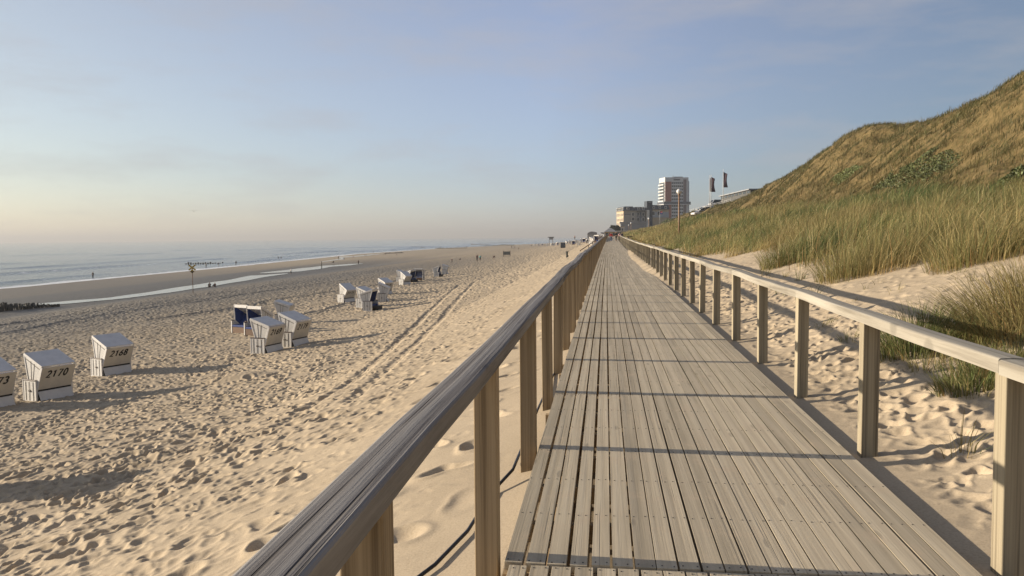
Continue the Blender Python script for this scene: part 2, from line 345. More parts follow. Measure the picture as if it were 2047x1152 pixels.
def samp(T, L, x, y):
    N = T.shape[0]; fx = (x / L * N) % N; fy = (y / L * N) % N; x0 = np.floor(fx).astype(int) % N; y0 = np.floor(fy).astype(int) % N
    x1 = (x0 + 1) % N; y1 = (y0 + 1) % N; ax = fx - np.floor(fx); ay = fy - np.floor(fy)
    return (T[y0, x0] * (1 - ax) + T[y0, x1] * ax) * (1 - ay) + (T[y1, x0] * (1 - ax) + T[y1, x1] * ax) * ay
LT = 15.36
T1 = print_tile(768, LT, 1700, .088, 1); T2 = print_tile(768, LT, 1300, .100, 2, .13, .22)
T3 = print_tile(768, LT, 330, .075, 5, .12, .19); T4 = print_tile(768, LT, 2600, .036, 9, .06, .12)

def polyline_dist(x, y, pts):
    """distance to a polyline and the run along it"""
    best = np.full(x.shape, 1e9); run = np.zeros(x.shape); L0 = 0
    for (ax, ay), (bx, by) in zip(pts[:-1], pts[1:]):
        dx, dy = bx - ax, by - ay; L = math.hypot(dx, dy); t = np.clip(((x - ax) * dx + (y - ay) * dy) / L ** 2, 0, 1)
        d = np.hypot(x - ax - dx * t, y - ay - dy * t); k = d < best; best = np.where(k, d, best); run = np.where(k, L0 + t * L, run); L0 += L
    return best, run
def px_line(pts): return [tuple(at_ground(*p)[0][:2]) for p in pts]
TRACKS = [px_line([(560, 850), (640, 800), (705, 762), (790, 688), (862, 620), (905, 580), (925, 566)]),
          px_line([(700, 800), (770, 742), (840, 680), (895, 622), (935, 578), (950, 563)])]
FAINT = [px_line([(0, 668), (120, 645), (260, 622), (420, 600), (600, 574), (760, 552)]), px_line([(0, 652), (150, 629), (300, 609), (470, 590)]),
         px_line([(300, 640), (430, 622), (560, 598), (700, 578), (830, 552)]), px_line([(560, 640), (640, 622), (720, 603)])]

def ground():
    # rings about the place one stands on the deck: fine near, coarse far
    r = [1.2]
    while r[-1] < 60: r.append(r[-1] * 1.0023 if r[-1] > 3 else r[-1] + .03)
    while r[-1] < 130: r.append(r[-1] * 1.004)
    while r[-1] < 400: r.append(r[-1] * 1.009)
    while r[-1] < 3500: r.append(r[-1] * 1.03)
    r = np.array(r); dense = np.arange(-44, 33, .068); rest = np.arange(35, 314, 3.0)
    ang = np.radians(np.concatenate([dense, rest])); A, Rr = np.meshgrid(ang, r, indexing='xy')
    x = Rr * np.sin(A); y = Rr * np.cos(A); u = x.ravel(); v = y.ravel()
    z = ground_rel(u, v); rad = Rr.ravel()
    sh = ushore(v); ur = urun(v)
    # how much each kind of print marks the sand
    left = u < -.3
    dense_m = (.35 * ss(-u, 2.2, 4.0) + .65 * ss(-u, 4.0, 7.5)) * (1 - ss(-u, 56, 68)); bank = ss(-u, .8, 1.6) * (1 - ss(-u, 4.0, 7.0))
    rightm = ss(u, 2.1, 2.7) * (1 - ss(u, 3.2, 4.6)); spr = ss(u, 3.0, 4.5) * (1 - ss(u, 8, 11))
    msk = ss(fbm(u / 3.1, v / 3.1, 21, 3), .4, .6)
    c, s = math.cos(.7), math.sin(.7); u2, v2 = (u * c + v * s) * .87 + 3, (-u * s + v * c) * .87 + 5
    k1 = 1.45; d = (samp(T1, LT, u * k1, v * k1) * (1 - msk) + samp(T2, LT, u2 * k1, v2 * k1) * msk) * .78
    amp = .75 + .7 * fbm(u / 11, v / 11, 23, 2)
    z = z + dense_m * d * amp * .86 + dense_m * samp(T4, LT, u2 * 1.5, v2 * 1.5) * .5
    z = z + bank * (samp(T3, LT, u, v) * .85 + samp(T4, LT, u, v) * .14 + (fbm(u / .9, v / .5, 31, 3) - .5) * .05)
    z = z + rightm * (samp(T1, LT, u2 * 2.0, v2 * 2.0) * .45 + samp(T4, LT, u, v) * .45) + spr * (samp(T4, LT, u * .8, v * .8) * .45 + samp(T3, LT, u * 1.3, v * 1.3) * .25)
    z = z + (1 - ss(np.abs(u + 0), 60, 70)) * left * (fbm(u / .5, v / .5, 33, 2) - .5) * .03 * ss(-u, .8, 3)
    for k, P in enumerate(TRACKS):
        dd, run = polyline_dist(u, v, P); m = np.exp(-(dd / .16) ** 4); z = z - m * (.055 + .02 * np.sin(run * 2 * math.pi / .34)) + .010 * np.exp(-((dd - .30) / .09) ** 2)
    for P in FAINT:
        dd, run = polyline_dist(u, v, P); z = z - .06 * np.exp(-(dd / .3) ** 2) + .06 * np.exp(-((dd - .55) / .22) ** 2)
    # a scraped heap on the beach
    hp = at_ground(478, 757)[0]; q = np.hypot((u - hp.x) / .95, (v - hp.y) / .45); z = z + .20 * np.exp(-q ** 2.5)
    # drifted sand lying on the deck edge
    # wetness, with painted shade over the dry mid-beach
    edge_w = ss(sh + 6 - u, 0, 6); run_w = np.exp(-((u - (ur - 6)) / 11.0) ** 4) * (1 - .0)
    wob = (fbm(u / 14, v / 40, 41, 3) - .5) * 10
    dry_edge = ss(-(u + wob), 46, 64) * (1 - .8 * ss(v, 190, 380)); tan_bar = np.exp(-(((u + wob * .6) - ((ur - 6) * .28 + (sh + 4) * .72)) / 14.0) ** 4)
    wet_shade = np.clip(dry_edge * .95 - .85 * tan_bar * (1 - ss(v, 500, 800)), 0, 1); wet_shade = np.maximum(wet_shade, edge_w * .65)
    wet_shade = np.maximum(wet_shade, .80 * ss(-(u + wob), 9, 46) * (1 - .75 * ss(v, 130, 330))) * (u < -10)  # dry mid-beach greyed: shade of the many footprints put into the colour
    soil = ss(u - ugrass(v) + (fbm(u / 2, v / 2, 51) - .5) * 4, 0.6, 3.0) * (v > -40)
    patch = ss(fbm(u / 3, v / 5, 61, 3), .62, .70) * 0 * (1 - ss(v, 70, 90)); soil = soil * (1 - .9 * patch)
    far = ss(rad, 30, 90) * .85 * (dense_m + .25 * bank) * (1 - ss(rad, 500, 900)) * (1 - ss(wet_shade, .8, 1.0) * .7)
    far = np.maximum(far, .35 * np.exp(-((u - (ur - 4)) / 14.0) ** 4) * (1 - ss(v, 300, 500)))
    V = np.stack([u, v, z + ZE], 1); nr, na = len(r), len(ang)
    i, j = np.meshgrid(np.arange(nr - 1), np.arange(na), indexing='ij'); j2 = (j + 1) % na
    Q = np.stack([i * na + j, i * na + j2, (i + 1) * na + j2, (i + 1) * na + j], -1).reshape(-1, 4)
    Q = Q[:, ::-1]
    ctr = len(V); V = np.vstack([V, [[0, 0, gz(0, 0)]]]); Tn = np.stack([np.full(na, ctr), (np.arange(na) + 1) % na, np.arange(na)], 1)
    ap = lambda a: np.append(a, 0)
    o = mesh_np('ground', V, Q, Tn, {'wet': ('FLOAT', ap(wet_shade)), 'far': ('FLOAT', ap(far)), 'soil': ('FLOAT', ap(soil))}, [sand_material()], True)
    return tag(o, 'trodden pale sand of beach, bank and dune', None, None, 'structure')
ground()

# ------------------------------------------------------------------ sea and tidal pools
def water_mat(name, foam=True, scale=1.0, rough=.12, bump=.45, col=(.03, .052, .07)):
    m, n, l, b = new_mat(name); tcn = n.new('ShaderNodeTexCoord'); mpn = n.new('ShaderNodeMapping'); mpn.inputs['Scale'].default_value = (.20 * scale, .06 * scale, 1)
    l.new(tcn.outputs['Object'], mpn.inputs['Vector'])
    no = n.new('ShaderNodeTexNoise'); no.inputs['Scale'].default_value = 1; no.inputs['Detail'].default_value = 9; no.inputs['Roughness'].default_value = .68; l.new(mpn.outputs[0], no.inputs['Vector'])
    bp = n.new('ShaderNodeBump'); bp.inputs['Strength'].default_value = bump; bp.inputs['Distance'].default_value = 1.6; l.new(no.outputs['Fac'], bp.inputs['Height'])
    l.new(bp.outputs['Normal'], b.inputs['Normal']); b.inputs['Roughness'].default_value = rough; b.inputs['IOR'].default_value = 1.33; b.inputs['Base Color'].default_value = (*col, 1)
    if foam:
        at = n.new('ShaderNodeAttribute'); at.attribute_name = 'foam'; nf = n.new('ShaderNodeTexNoise'); nf.inputs['Scale'].default_value = .9; nf.inputs['Detail'].default_value = 6
        mf = n.new('ShaderNodeMapping'); mf.inputs['Scale'].default_value = (1, .25, 1); l.new(tcn.outputs['Object'], mf.inputs['Vector']); l.new(mf.outputs[0], nf.inputs['Vector'])
        ad = n.new('ShaderNodeMath'); ad.operation = 'ADD'; l.new(at.outputs['Fac'], ad.inputs[0]); l.new(nf.outputs['Fac'], ad.inputs[1])
        rr = ramp(n, [(.86, (0, 0, 0)), (1.0, (1, 1, 1))]); l.new(ad.outputs[0], rr.inputs['Fac'])
        mx = n.new('ShaderNodeMix'); mx.data_type = 'RGBA'; mx.inputs['A'].default_value = (*col, 1); mx.inputs['B'].default_value = (.72, .74, .74, 1); l.new(rr.outputs['Color'], mx.inputs['Factor']); l.new(mx.outputs['Result'], b.inputs['Base Color'])
        rg2 = n.new('ShaderNodeMapRange'); rg2.inputs['To Min'].default_value = rough; rg2.inputs['To Max'].default_value = .9; l.new(rr.outputs['Color'], rg2.inputs['Value']); l.new(rg2.outputs['Result'], b.inputs['Roughness'])
    return m
def sea():
    s = np.concatenate([np.arange(-7, 110, .6), 110 + np.cumsum(.8 * 1.045 ** np.arange(240))]); s = s[s < 30000]
    v = np.concatenate([-np.geomspace(30000, 60, 40), np.arange(-50, 700, 2.5), np.geomspace(702, 30000, 90)])
    S, Vv = np.meshgrid(s, v, indexing='ij'); S = S.ravel(); Vv = Vv.ravel(); u = ushore(Vv) - S
    z = np.zeros_like(S); foam = .85 * (1 - ss(S, .3, 4.2)) * (.55 + .6 * fbm(Vv / 9, S / 3, 75, 3)); w1 = (fbm(S / 60, Vv / 70, 71, 3) - .5) * 18
    for s0, h, wd, sd_ in ((13, .7, 1.9, 1), (24, .8, 2.2, 2), (47, .8, 2.6, 3), (75, .8, 3, 4), (118, .9, 3.6, 5), (170, .9, 4.5, 6), (240, 1.0, 6, 7)):
        q = S + w1 * .45 - s0; am = ss(fbm(np.full_like(S, s0 / 7.), Vv / 85, 80 + sd_, 2), .40, .62)
        z = z + am * .7 * h * np.exp(-(q / wd) ** 2) * np.where(q < 0, 1, 1)
        foam = np.maximum(foam, am * .38 * np.exp(-((q + wd * 1.4) / (wd * 1.1)) ** 2) * (s0 < 60))
    z = z + .05 * np.sin(S * .9 + w1) * (1 - ss(S, 100, 200)) - .10 * (1 - ss(S, -7, 3))
    n1, n2 = len(s), len(v); i, j = np.meshgrid(np.arange(n1 - 1), np.arange(n2 - 1), indexing='ij')
    Q = np.stack([i * n2 + j, i * n2 + j + 1, (i + 1) * n2 + j + 1, (i + 1) * n2 + j], -1).reshape(-1, 4)
    o = mesh_np('sea', np.stack([u, Vv, z + .06], 1), Q, None, {'foam': ('FLOAT', foam)}, [water_mat('sea_water')], True)
    tag(o, 'grey blue sea with small breakers', None, None, 'structure')
sea()
pool_m = water_mat('pool_water', False, 2.0, .05, .06, (.10, .10, .09))
def pool(pts, label, lift=.05):
    V = []
    dense = []
    for (a, b_) in zip(pts[:-1], pts[1:]):
        for t in np.linspace(0, 1, 9)[:-1]: dense.append([a[i] * (1 - t) + b_[i] * t for i in range(3)])
    dense.append(list(pts[-1]))
    for k, (x, y, h) in enumerate(dense):
        h = h * .75 * (1 + .16 * math.sin(k * .37) * math.sin(k * .16 + 1)); P = [at_ground(x, y + h * t)[0] for t in (-1, -.33, .33, 1)]
        V += [(p.x, p.y, p.z + lift) for p in P]
    n = len(dense); Q = [(i * 4 + j, i * 4 + j + 1, i * 4 + j + 5, i * 4 + j + 4) for i in range(n - 1) for j in range(3)]
    tag(mesh_np('tidal_pool', np.array(V), np.array(Q), None, None, [pool_m], True), label, None, None, 'structure')
pool([(40, 613, 1), (90, 609, 3.2), (150, 604, 3.6), (220, 598, 3.4), (290, 589, 4.0), (350, 580, 5.0), (410, 571, 6.0), (450, 565, 5), (500, 556, 5), (540, 551, 2.4), (575, 547.5, .8)], 'long shallow tidal pool running along the beach')
pool([(520, 546.5, .6), (560, 543.5, 2.4), (600, 540, 4.2), (635, 536, 4.2), (660, 532.5, 2), (700, 529.5, 1.6), (725, 527.5, .4)], 'small bright tidal pool below the far sand bar')
pool([(640, 524.5, .5), (670, 520, 1.0), (688, 517.5, 2.0), (676, 514.5, 1.0), (705, 513.5, .9), (735, 510.5, 1.0), (760, 508, .5)], 'thin winding run of water on the wet sand')
def place(px, py, D):
    try:
        p, t = at_ground(px, py)
        return p, t
    except ValueError: pass
    p = at_depth(px, py, D); return p, D
# ------------------------------------------------------------------ boardwalk
deck_m = wood('deck_wood', (.50, .43, .31), (.45, .383, .272), (.385, .325, .228), 'y', .8, 20, 'rnd', .4, bump=.6, dust=.6)
under_m = wood('joist_wood', (.36, .26, .15), (.28, .20, .11), (.16, .11, .06), 'x', .8, 20)
nail_m = plain('nail_steel', (.05, .045, .04), .5, .3, 40, metal=.6)
VEND = 216.0
def boardwalk():
    n_pl = 21; pitch = (UR - UL) / n_pl; V = []; Q = []; rnd = []; T = []
    rg = random.Random(5)
    edges = [-0.28] + [4.2 + 4.48 * k for k in range(48)]; edges = [e for e in edges if e < VEND] + [VEND]
    nails = MB()
    for i in range(n_pl):
        gap0 = .020 if i < 5 else .011 if i < 9 else .008
        xo = rg.uniform(-.002, .002)
        for k, (a, b) in enumerate(zip(edges[:-1], edges[1:])):
            gap = gap0 * rg.uniform(.7, 1.35); a2 = a + .004 + rg.uniform(0, .012); b2 = b - rg.uniform(0, .012)
            xc = UL + (i + .5) * pitch + xo + rg.uniform(-.003, .003); w = (pitch - gap) / 2; dz = rg.uniform(-.001, .001); tl = rg.uniform(-.0006, .0006)
            if k == 0: xc += .028; dz -= .006
            prof = [(-w, -.045), (w, -.045), (w, -.0015), (w - .0015, 0), (0, -.0008 * rg.random()), (-w + .0006, 0), (-w, -.0006)]
            q = rg.random(); nseg = 4; base = len(V); m = len(prof); bw = rg.uniform(-.003, .003)
            for s in range(nseg + 1):
                t = s / nseg; y = a2 + (b2 - a2) * t; zz = float(zd(y)) + ZE + dz; xx = xc + bw * math.sin(math.pi * t)
                for (px_, pz) in prof: V.append((xx + px_ + float(bend(y)), y, zz + pz + tl * px_ / w)); rnd.append(q)
            for s in range(nseg):
                for p in range(m):
                    p2 = (p + 1) % m; Q.append((base + s * m + p, base + s * m + p2, base + (s + 1) * m + p2, base + (s + 1) * m + p)[::-1])
            for s, fl in ((0, 1), (nseg, -1)):
                c = [base + s * m + p for p in range(m)]
                for p in range(1, m - 1): T.append((c[0], c[p], c[p + 1]) if fl == 1 else (c[0], c[p + 1], c[p]))
            if k < 4:
                for yj in ([b2 - .03, a2 + .03] + [a2 + (b2 - a2) * f for f in (.17, .33, .5, .67, .83)]):
                    for sx in (-.6, .6): nails.box((xc + float(bend(yj)) + sx * w + rg.uniform(-.008, .008), yj + rg.uniform(-.01, .01), float(zd(yj)) + ZE + dz + .0005), (.008, .008, .003))
    o = mesh_np('boardwalk', np.array(V), np.array(Q), np.array(T), {'rnd': ('FLOAT', np.array(rnd))}, [deck_m])
    tag(o, 'weathered plank boardwalk', None, None, 'structure')
    j = MB()
    y = .5
    while y < 90:
        z = float(zd(y)) + ZE; j.box(((UL + UR) / 2 + float(bend(y)) + rg.uniform(-.03, .03), y, z - .045 - .062), (UR - UL + .02, .07, .118)); y += .74
    for xb in (UL + .25, .69, UR - .3):
        for a in np.arange(-.2, 212, 4.48): j.beam((xb + float(bend(a)), a, float(zd(a)) + ZE - .26), (xb + float(bend(a + 4.4)), a + 4.4, float(zd(a + 4.4)) + ZE - .26), .07, .18)
    j.build('joist', under_m, o); nails.build('nail', nail_m, o)
boardwalk()

# ------------------------------------------------------------------ railings
pine_m = wood('pine_post_wood', (.36, .275, .17), (.28, .21, .125), (.18, .13, .075), 'z', .75, 22, None, .45)
grey_m = wood('grey_post_wood', (.335, .29, .20), (.265, .225, .155), (.18, .15, .10), 'z', .8, 22, None, .5)
raill_m = wood('dark_rail_wood', (.30, .285, .265), (.225, .21, .195), (.11, .10, .095), 'y', .8, 26, None, .9, bump=1.2, spec=.15)
railr_m = wood('pale_rail_wood', (.33, .305, .25), (.28, .255, .205), (.19, .17, .135), 'y', .8, 24, None, .3, bump=.7)
def railing(u, v0, height, pm, rm, jphase, label, seed):
    rg = random.Random(seed); vs = [v0 + 2.24 * k for k in range(-2, 94)]
    root = empty('railing', (u, 0, ZE - 2), 0, label, 'railing', 'railings beside the boardwalk')
    jit = [rg.gauss(0, .011) for _ in vs]; jx = [rg.gauss(0, .009) + float(bend(v)) for v in vs]
    tops = [float(zd(v)) + ZE + height + j for v, j in zip(vs, jit)]
    protos = []
    for q in range(4):
        b = MB(); b.box((0, 0, -.95), (.118 + .004 * q, .118, 1.9)); p = b.build('leg', pm, None, .006); p.name = 'post'; protos.append(p)
    for i, v in enumerate(vs):
        p = protos[i] if i < 4 else protos[i % 4].copy()
        if i >= 4: COL.objects.link(p)
        p.name = 'post'; p.parent = root; p.location = (jx[i], v, tops[i] - .078 - (ZE - 2)); p.rotation_euler = (rg.gauss(0, .006), rg.gauss(0, .007), rg.gauss(0, .03))
    i = jphase
    segs = []
    if jphase: segs.append((0, 5)); i = 5
    while i < len(vs) - 1: segs.append((i, min(i + 2, len(vs) - 1))); i += 2
    for a, b_ in segs:
        V = []; Q = []; w = .0725; t = .08; c = .009
        prof = [(-w, -t), (w, -t), (w + .001, -c), (w - c * .45, -c * .35), (w - c * 1.2, .0), (0, .0025), (-w + c * 1.2, 0), (-w + c * .45, -c * .35), (-w - .001, -c)]
        m = len(prof); ys = np.linspace(vs[a] + .004, vs[b_] - .004, 13); tx = [tops[k] for k in range(a, b_ + 1)]; xx = [jx[k] for k in range(a, b_ + 1)]; vv = vs[a:b_ + 1]
        sag = rg.uniform(-.008, .006); tw = rg.uniform(-.06, .06)
        ph = [rg.uniform(0, 6) for _ in range(4)]
        for y in ys:
            zz = np.interp(y, vv, tx) - (ZE - 2); x0 = np.interp(y, vv, xx); f = (y - vs[a]) / (vs[b_] - vs[a]); zz += sag * math.sin(math.pi * f) + .003 * math.sin(y * 3.1 + ph[0])
            for (p, q) in prof: V.append((x0 + p * (1 + .02 * math.sin(y * 2 + ph[1])), y, zz + q + p * tw * (f - .5)))
        for s in range(len(ys) - 1):
            for p in range(m): p2 = (p + 1) % m; Q.append((s * m + p2, s * m + p, (s + 1) * m + p, (s + 1) * m + p2))
        T = []
        for s, fl in ((0, 1), (len(ys) - 1, -1)):
            cc = [s * m + p for p in range(m)]
            for p in range(1, m - 1): T.append((cc[0], cc[p], cc[p + 1]) if fl == 1 else (cc[0], cc[p + 1], cc[p]))
        mesh_np('handrail', np.array(V), np.array(Q), np.array(T), None, [rm], False, root)
    return root
railing(-.64, 4.30, 1.155, pine_m, raill_m, 1, 'beach-side wooden railing with dark grey handrail on yellowish posts', 3)
railing(2.12, 4.40, 1.115, grey_m, railr_m, 0, 'dune-side wooden railing with pale bleached handrail on grey posts', 4)

# black cable along the foot of the deck
cb = MB(); pts = [at_ground(*p)[0] + Vector((0, 0, .03)) for p in ((815, 1180), (870, 1138), (935, 1070), (985, 990))]
pts += [Vector((-.74, 6.3, float(zd(6.3)) + ZE - .13)), Vector((-.72, 8.6, float(zd(8.6)) + ZE - .14)), Vector((-.70, 11, float(zd(11)) + ZE - .2)), Vector((-.7, 13.2, float(zd(13)) + ZE - .3))]
fine = []
for a, b in zip(pts[:-1], pts[1:]):
    for k in range(6): fine.append(a.lerp(b, k / 6))
cb.tube(fine, .013, 8)
tag(cb.build('cable', plain('black_rubber', (.012, .012, .013), .45)), 'black cable running along the sand at the foot of the boardwalk', 'cable')

# short blocks of the substructure that stick out beside the posts
def sand_drift():
    us = np.linspace(1.05, 2.75, 60); vs = np.linspace(24, 86, 320); U, Vv = np.meshgrid(us, vs, indexing='ij'); U = U.ravel(); Vv = Vv.ravel()
    edge = 1.95 - (.36 * ss(Vv, 30, 40) * (1 - ss(Vv, 62, 84)) * (.45 + .9 * fbm(Vv / 5, Vv * 0, 91, 3)) + .0)
    h = ss(U, edge - .12, edge + .5); z = zd(Vv) + ZE - .035 + h * (.13 + .10 * fbm(U / .5, Vv / .8, 92, 3)) * ss(Vv, 24, 32) * (1 - ss(Vv, 74, 86))
    n2 = len(vs); i, j = np.meshgrid(np.arange(len(us) - 1), np.arange(n2 - 1), indexing='ij')
    Q = np.stack([i * n2 + j, (i + 1) * n2 + j, (i + 1) * n2 + j + 1, i * n2 + j + 1], -1).reshape(-1, 4)
    o = mesh_np('sand_drift', np.stack([U + bend(Vv), Vv, z], 1), Q, None, None, [bpy.data.materials['sand']], True)
    tag(o, 'drifted sand lying over the edge of the boardwalk planks', None, None, 'structure')
sand_drift()

# ------------------------------------------------------------------ grass
def grass_mat():
    m, n, l, b = new_mat('marram_blade'); at = n.new('ShaderNodeAttribute'); at.attribute_name = 'col'
    l.new(at.outputs['Color'], b.inputs['Base Color']); b.inputs['Roughness'].default_value = .62; b.inputs['Specular IOR Level'].default_value = .25
    tr = n.new('ShaderNodeBsdfTranslucent'); l.new(at.outputs['Color'], tr.inputs['Color']); mx = n.new('ShaderNodeMixShader'); mx.inputs['Fac'].default_value = .3
    out = n['Material Output']; l.new(b.outputs[0], mx.inputs[1]); l.new(tr.outputs[0], mx.inputs[2]); l.new(mx.outputs[0], out.inputs['Surface'])
    return m
GM = grass_mat()
TAN, OLIVE, GREEN, RUST, STRAW = [np.array(c) for c in ((.29, .235, .10), (.165, .168, .058), (.075, .11, .035), (.26, .16, .065), (.42, .35, .18))]
def blades(P, h, w, lean, rg, col):
    """P base points, h heights, w widths, lean (n,2) offset of the tip as a share of the height"""
    n = len(P); th = rg.uniform(0, math.pi, n); dx = np.stack([np.cos(th), np.sin(th), np.zeros(n)], 1) * (w / 2)[:, None]
    ln = np.concatenate([lean, np.zeros((n, 1))], 1); L = []
    lm = np.hypot(lean[:, 0], lean[:, 1])
    for t, k in ((0, 1.0), (.42, .85), (.76, .55)):
        zz = h * (t - .22 * lm * t * t); c = P + ln * (h * t ** 2.2)[:, None]; c[:, 2] += zz; L += [c - dx * k, c + dx * k]
    c = P + ln * h[:, None]; c[:, 2] += h * (1 - .30 * lm); L.append(c)
    V = np.stack(L, 1).reshape(-1, 3); b = np.arange(n)[:, None] * 7
    Q = np.concatenate([b + [0, 1, 3, 2], b + [2, 3, 5, 4]], 0); T = b + [4, 5, 6]
    root = col * np.array([1.08, .92, .8]); C = np.repeat(col[:, None, :], 7, 1); C[:, :2] = root[:, None, :]
    C = np.concatenate([C, np.ones((n, 7, 1))], 2).reshape(-1, 4)
    return V, Q, T, C
def join_blades(L):
    V = []; Q = []; T = []; C = []; b = 0
    for v, q, t, c in L: V.append(v); Q.append(q + b); T.append(t + b); C.append(c); b += len(v)
    return np.concatenate(V), np.concatenate(Q), np.concatenate(T), np.concatenate(C)
def in_view(u, v, m=260):
    dx = np.stack([u, v], 1); dep = dx @ np.array([FW.x, FW.y]); lat = dx @ np.array([RT.x, RT.y]); px = 1023.5 + F * lat / np.maximum(dep, .1)
    return (dep > 1.5) & (px > -m) & (px < 2047 + m)
def pick(rg, n, t):
    """colours between green and tan, t 0..1 (1 = dry)"""
    t = np.clip(t + rg.normal(0, .22, n), 0, 1)[:, None]; a = np.where(t < .5, GREEN + (OLIVE - GREEN) * t * 2, OLIVE + (TAN - OLIVE) * (t - .5) * 2)
    k = rg.random(n); a[k > .94] = STRAW; a[k < .05] = RUST; return a * rg.uniform(.75, 1.2, (n, 1))
def clumped(rg, u0, u1, v0, v1, dens, per, rad):
    n = int((u1 - u0) * (v1 - v0) * dens / per); cu = rg.uniform(u0, u1, n); cv = rg.uniform(v0, v1, n)
    k = in_view(cu, cv); cu, cv = cu[k], cv[k]; idx = np.repeat(np.arange(len(cu)), per); a = rg.uniform(0, 2 * math.pi, len(idx)); r = rad * np.sqrt(rg.random(len(idx)))
    ox, oy = np.cos(a) * r, np.sin(a) * r; return cu[idx] + ox, cv[idx] + oy, ox / rad, oy / rad, idx, len(cu)
def lobe(v): return (fbm(v / 2.0, v * 0 + 3.3, 101, 3) - .5) * 2.4 - .15
def dune_grass():
    rg = np.random.default_rng(77); L = []
    for (u0, u1, v0, v1, dens, w, h0, h1, hill) in ((4.5, 17, 7, 20, 260, .008, .55, .95, 0), (4.5, 17, 20, 40, 200, .011, .55, 1.0, 0), (3.6, 17, 40, 80, 100, .019, .55, 1.0, 0), (2.8, 17, 80, 160, 40, .034, .55, 1.0, 0), (2.8, 19, 160, 330, 11, .07, .6, 1.1, 0),
                                                      (16.5, 34, 18, 60, 70, .022, .3, .6, 1), (16.5, 34, 60, 110, 52, .032, .3, .6, 1), (16.5, 36, 110, 215, 22, .055, .3, .6, 1), (18, 60, 215, 330, 4, .12, .5, .9, 1)):
        u, v, ox, oy, idx, nc = clumped(rg, u0, u1, v0, v1, dens, int(64 * (1 if v0 < 40 else .6)) if not hill else 24, .55 if not hill else .5)
        edge = u - ugrass(v) - lobe(v); bald = rg.random(nc)[idx] < .12
        if not hill: keep = (edge > 0) & ~bald & (rg.random(len(u)) < .6 + .4 * ss(edge, 0, .8))
        else:
            sandp = 0.0; keep = rg.random(len(u)) > sandp * .9
        u, v, ox, oy, idx, edge = u[keep], v[keep], ox[keep], oy[keep], idx[keep], edge[keep]; n = len(u)
        ch = rg.choice([.45, .7, .9, 1.1, 1.35], nc)[idx]; h = rg.uniform(h0, h1, n) * ch * (.7 + .6 * fbm(u / 4, v / 6, 111, 2)); lv = rg.normal(0, .2, (nc, 2))[idx]
        lean = np.stack([.32 + .58 * ox + lv[:, 0], .02 + .58 * oy + lv[:, 1]], 1) + rg.normal(0, .16, (n, 2))
        if hill: t = .88 + (fbm(u / 6, v / 9, 121, 3) - .5) * .9
        else: t = .61 + (fbm(u / 3.5, v / 7, 122, 3) - .5) * 2.0 - .10 * ss(u, 10, 14) + .35 * (1 - ss(edge, 0, 1.0)) + .15 * ss(v, 50, 110)
        t = t + rg.normal(0, .32, nc)[idx]
        P = np.stack([u, v, ground_rel(u, v) + ZE - .06], 1)
        L.append(blades(P, h, w * rg.uniform(.7, 1.4, n), lean, rg, pick(rg, n, t) * (np.array([.50, .52, .48]) if hill else 1.12) * rg.uniform(.7, 1.3, nc)[idx][:, None]))  # hill blades darkened in colour, as that slope is less lit
    V, Q, T, C = join_blades(L); print('dune grass blades', len(V) // 7)
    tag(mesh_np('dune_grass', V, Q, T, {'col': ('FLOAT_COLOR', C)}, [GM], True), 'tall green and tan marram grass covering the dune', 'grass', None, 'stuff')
dune_grass()
def tuft(px, py, n, rad, h, t, label, seed, group=None, name='grass_tuft', w=.008, leanx=.2):
    rg = np.random.default_rng(seed); p, dep = at_ground(px, py); a = rg.uniform(0, 2 * math.pi, n); r = rad * rg.random(n) ** .6
    ox, oy = np.cos(a) * r, np.sin(a) * r; P = np.stack([ox, oy, ground_rel(p.x + ox, p.y + oy) + ZE - p.z - .04], 1)
    lean = np.stack([leanx + .8 * ox / rad, .05 + .8 * oy / rad], 1) + rg.normal(0, .2, (n, 2)); hh = h * rg.uniform(.5, 1.15, n) * (1.05 - .35 * (r / rad) ** 2)
    V, Q, T, C = blades(P, hh, w * rg.uniform(.6, 1.3, n), lean, rg, pick(rg, n, np.full(n, t)))
    o = mesh_np(name, V, Q, T, {'col': ('FLOAT_COLOR', C)}, [GM], True); o.location = p
    return tag(o, label, 'grass tuft', group)
TG = 'grass tufts on the sand beside the dune railing'
tuft(1838, 700, 1100, .5, .66, .28, 'big dark green grass tuft behind the dune-side handrail', 1, TG, leanx=.05)
tuft(1955, 690, 450, .45, .5, .5, 'green grass tuft between the dark tuft and the tall straw-coloured tuft', 2, TG)
tuft(2052, 650, 2200, .85, .9, 1.0, 'tall straw-coloured grass tuft at the right edge of the picture', 3, TG, leanx=-.15)
tuft(1972, 768, 1000, .45, .44, .42, 'low green grass tuft just behind the nearest dune-side post', 4, TG)
tuft(2045, 745, 500, .45, .5, .6, 'yellowing grass tuft at the right picture edge under the dark green shadow', 5, TG)
tuft(1885, 728, 160, .4, .26, .85, 'thin dry fringe of grass below the big dark green tuft', 6, TG)
tuft(1705, 548, 1300, .75, .8, .72, 'rusty brown grass tuft hanging down the sand slope', 7, TG)
tuft(1578, 527, 1300, .8, .9, .5, 'green grass tuft at the foot of the dune, standing out over the sand', 8, TG)
tuft(1765, 525, 1400, .9, .9, .66, 'golden grass tuft at the foot of the dune right of the hanging rusty tuft', 9, TG)
tuft(1855, 508, 1500, .9, 1.0, .55, 'olive grass tuft at the foot of the dune above the bare sand slope', 10, TG)
tuft(1965, 520, 1400, .9, .9, .62, 'yellow olive grass tuft at the foot of the dune near the right picture edge', 11, TG)
SG = 'thin sprigs of grass on the bare sand'
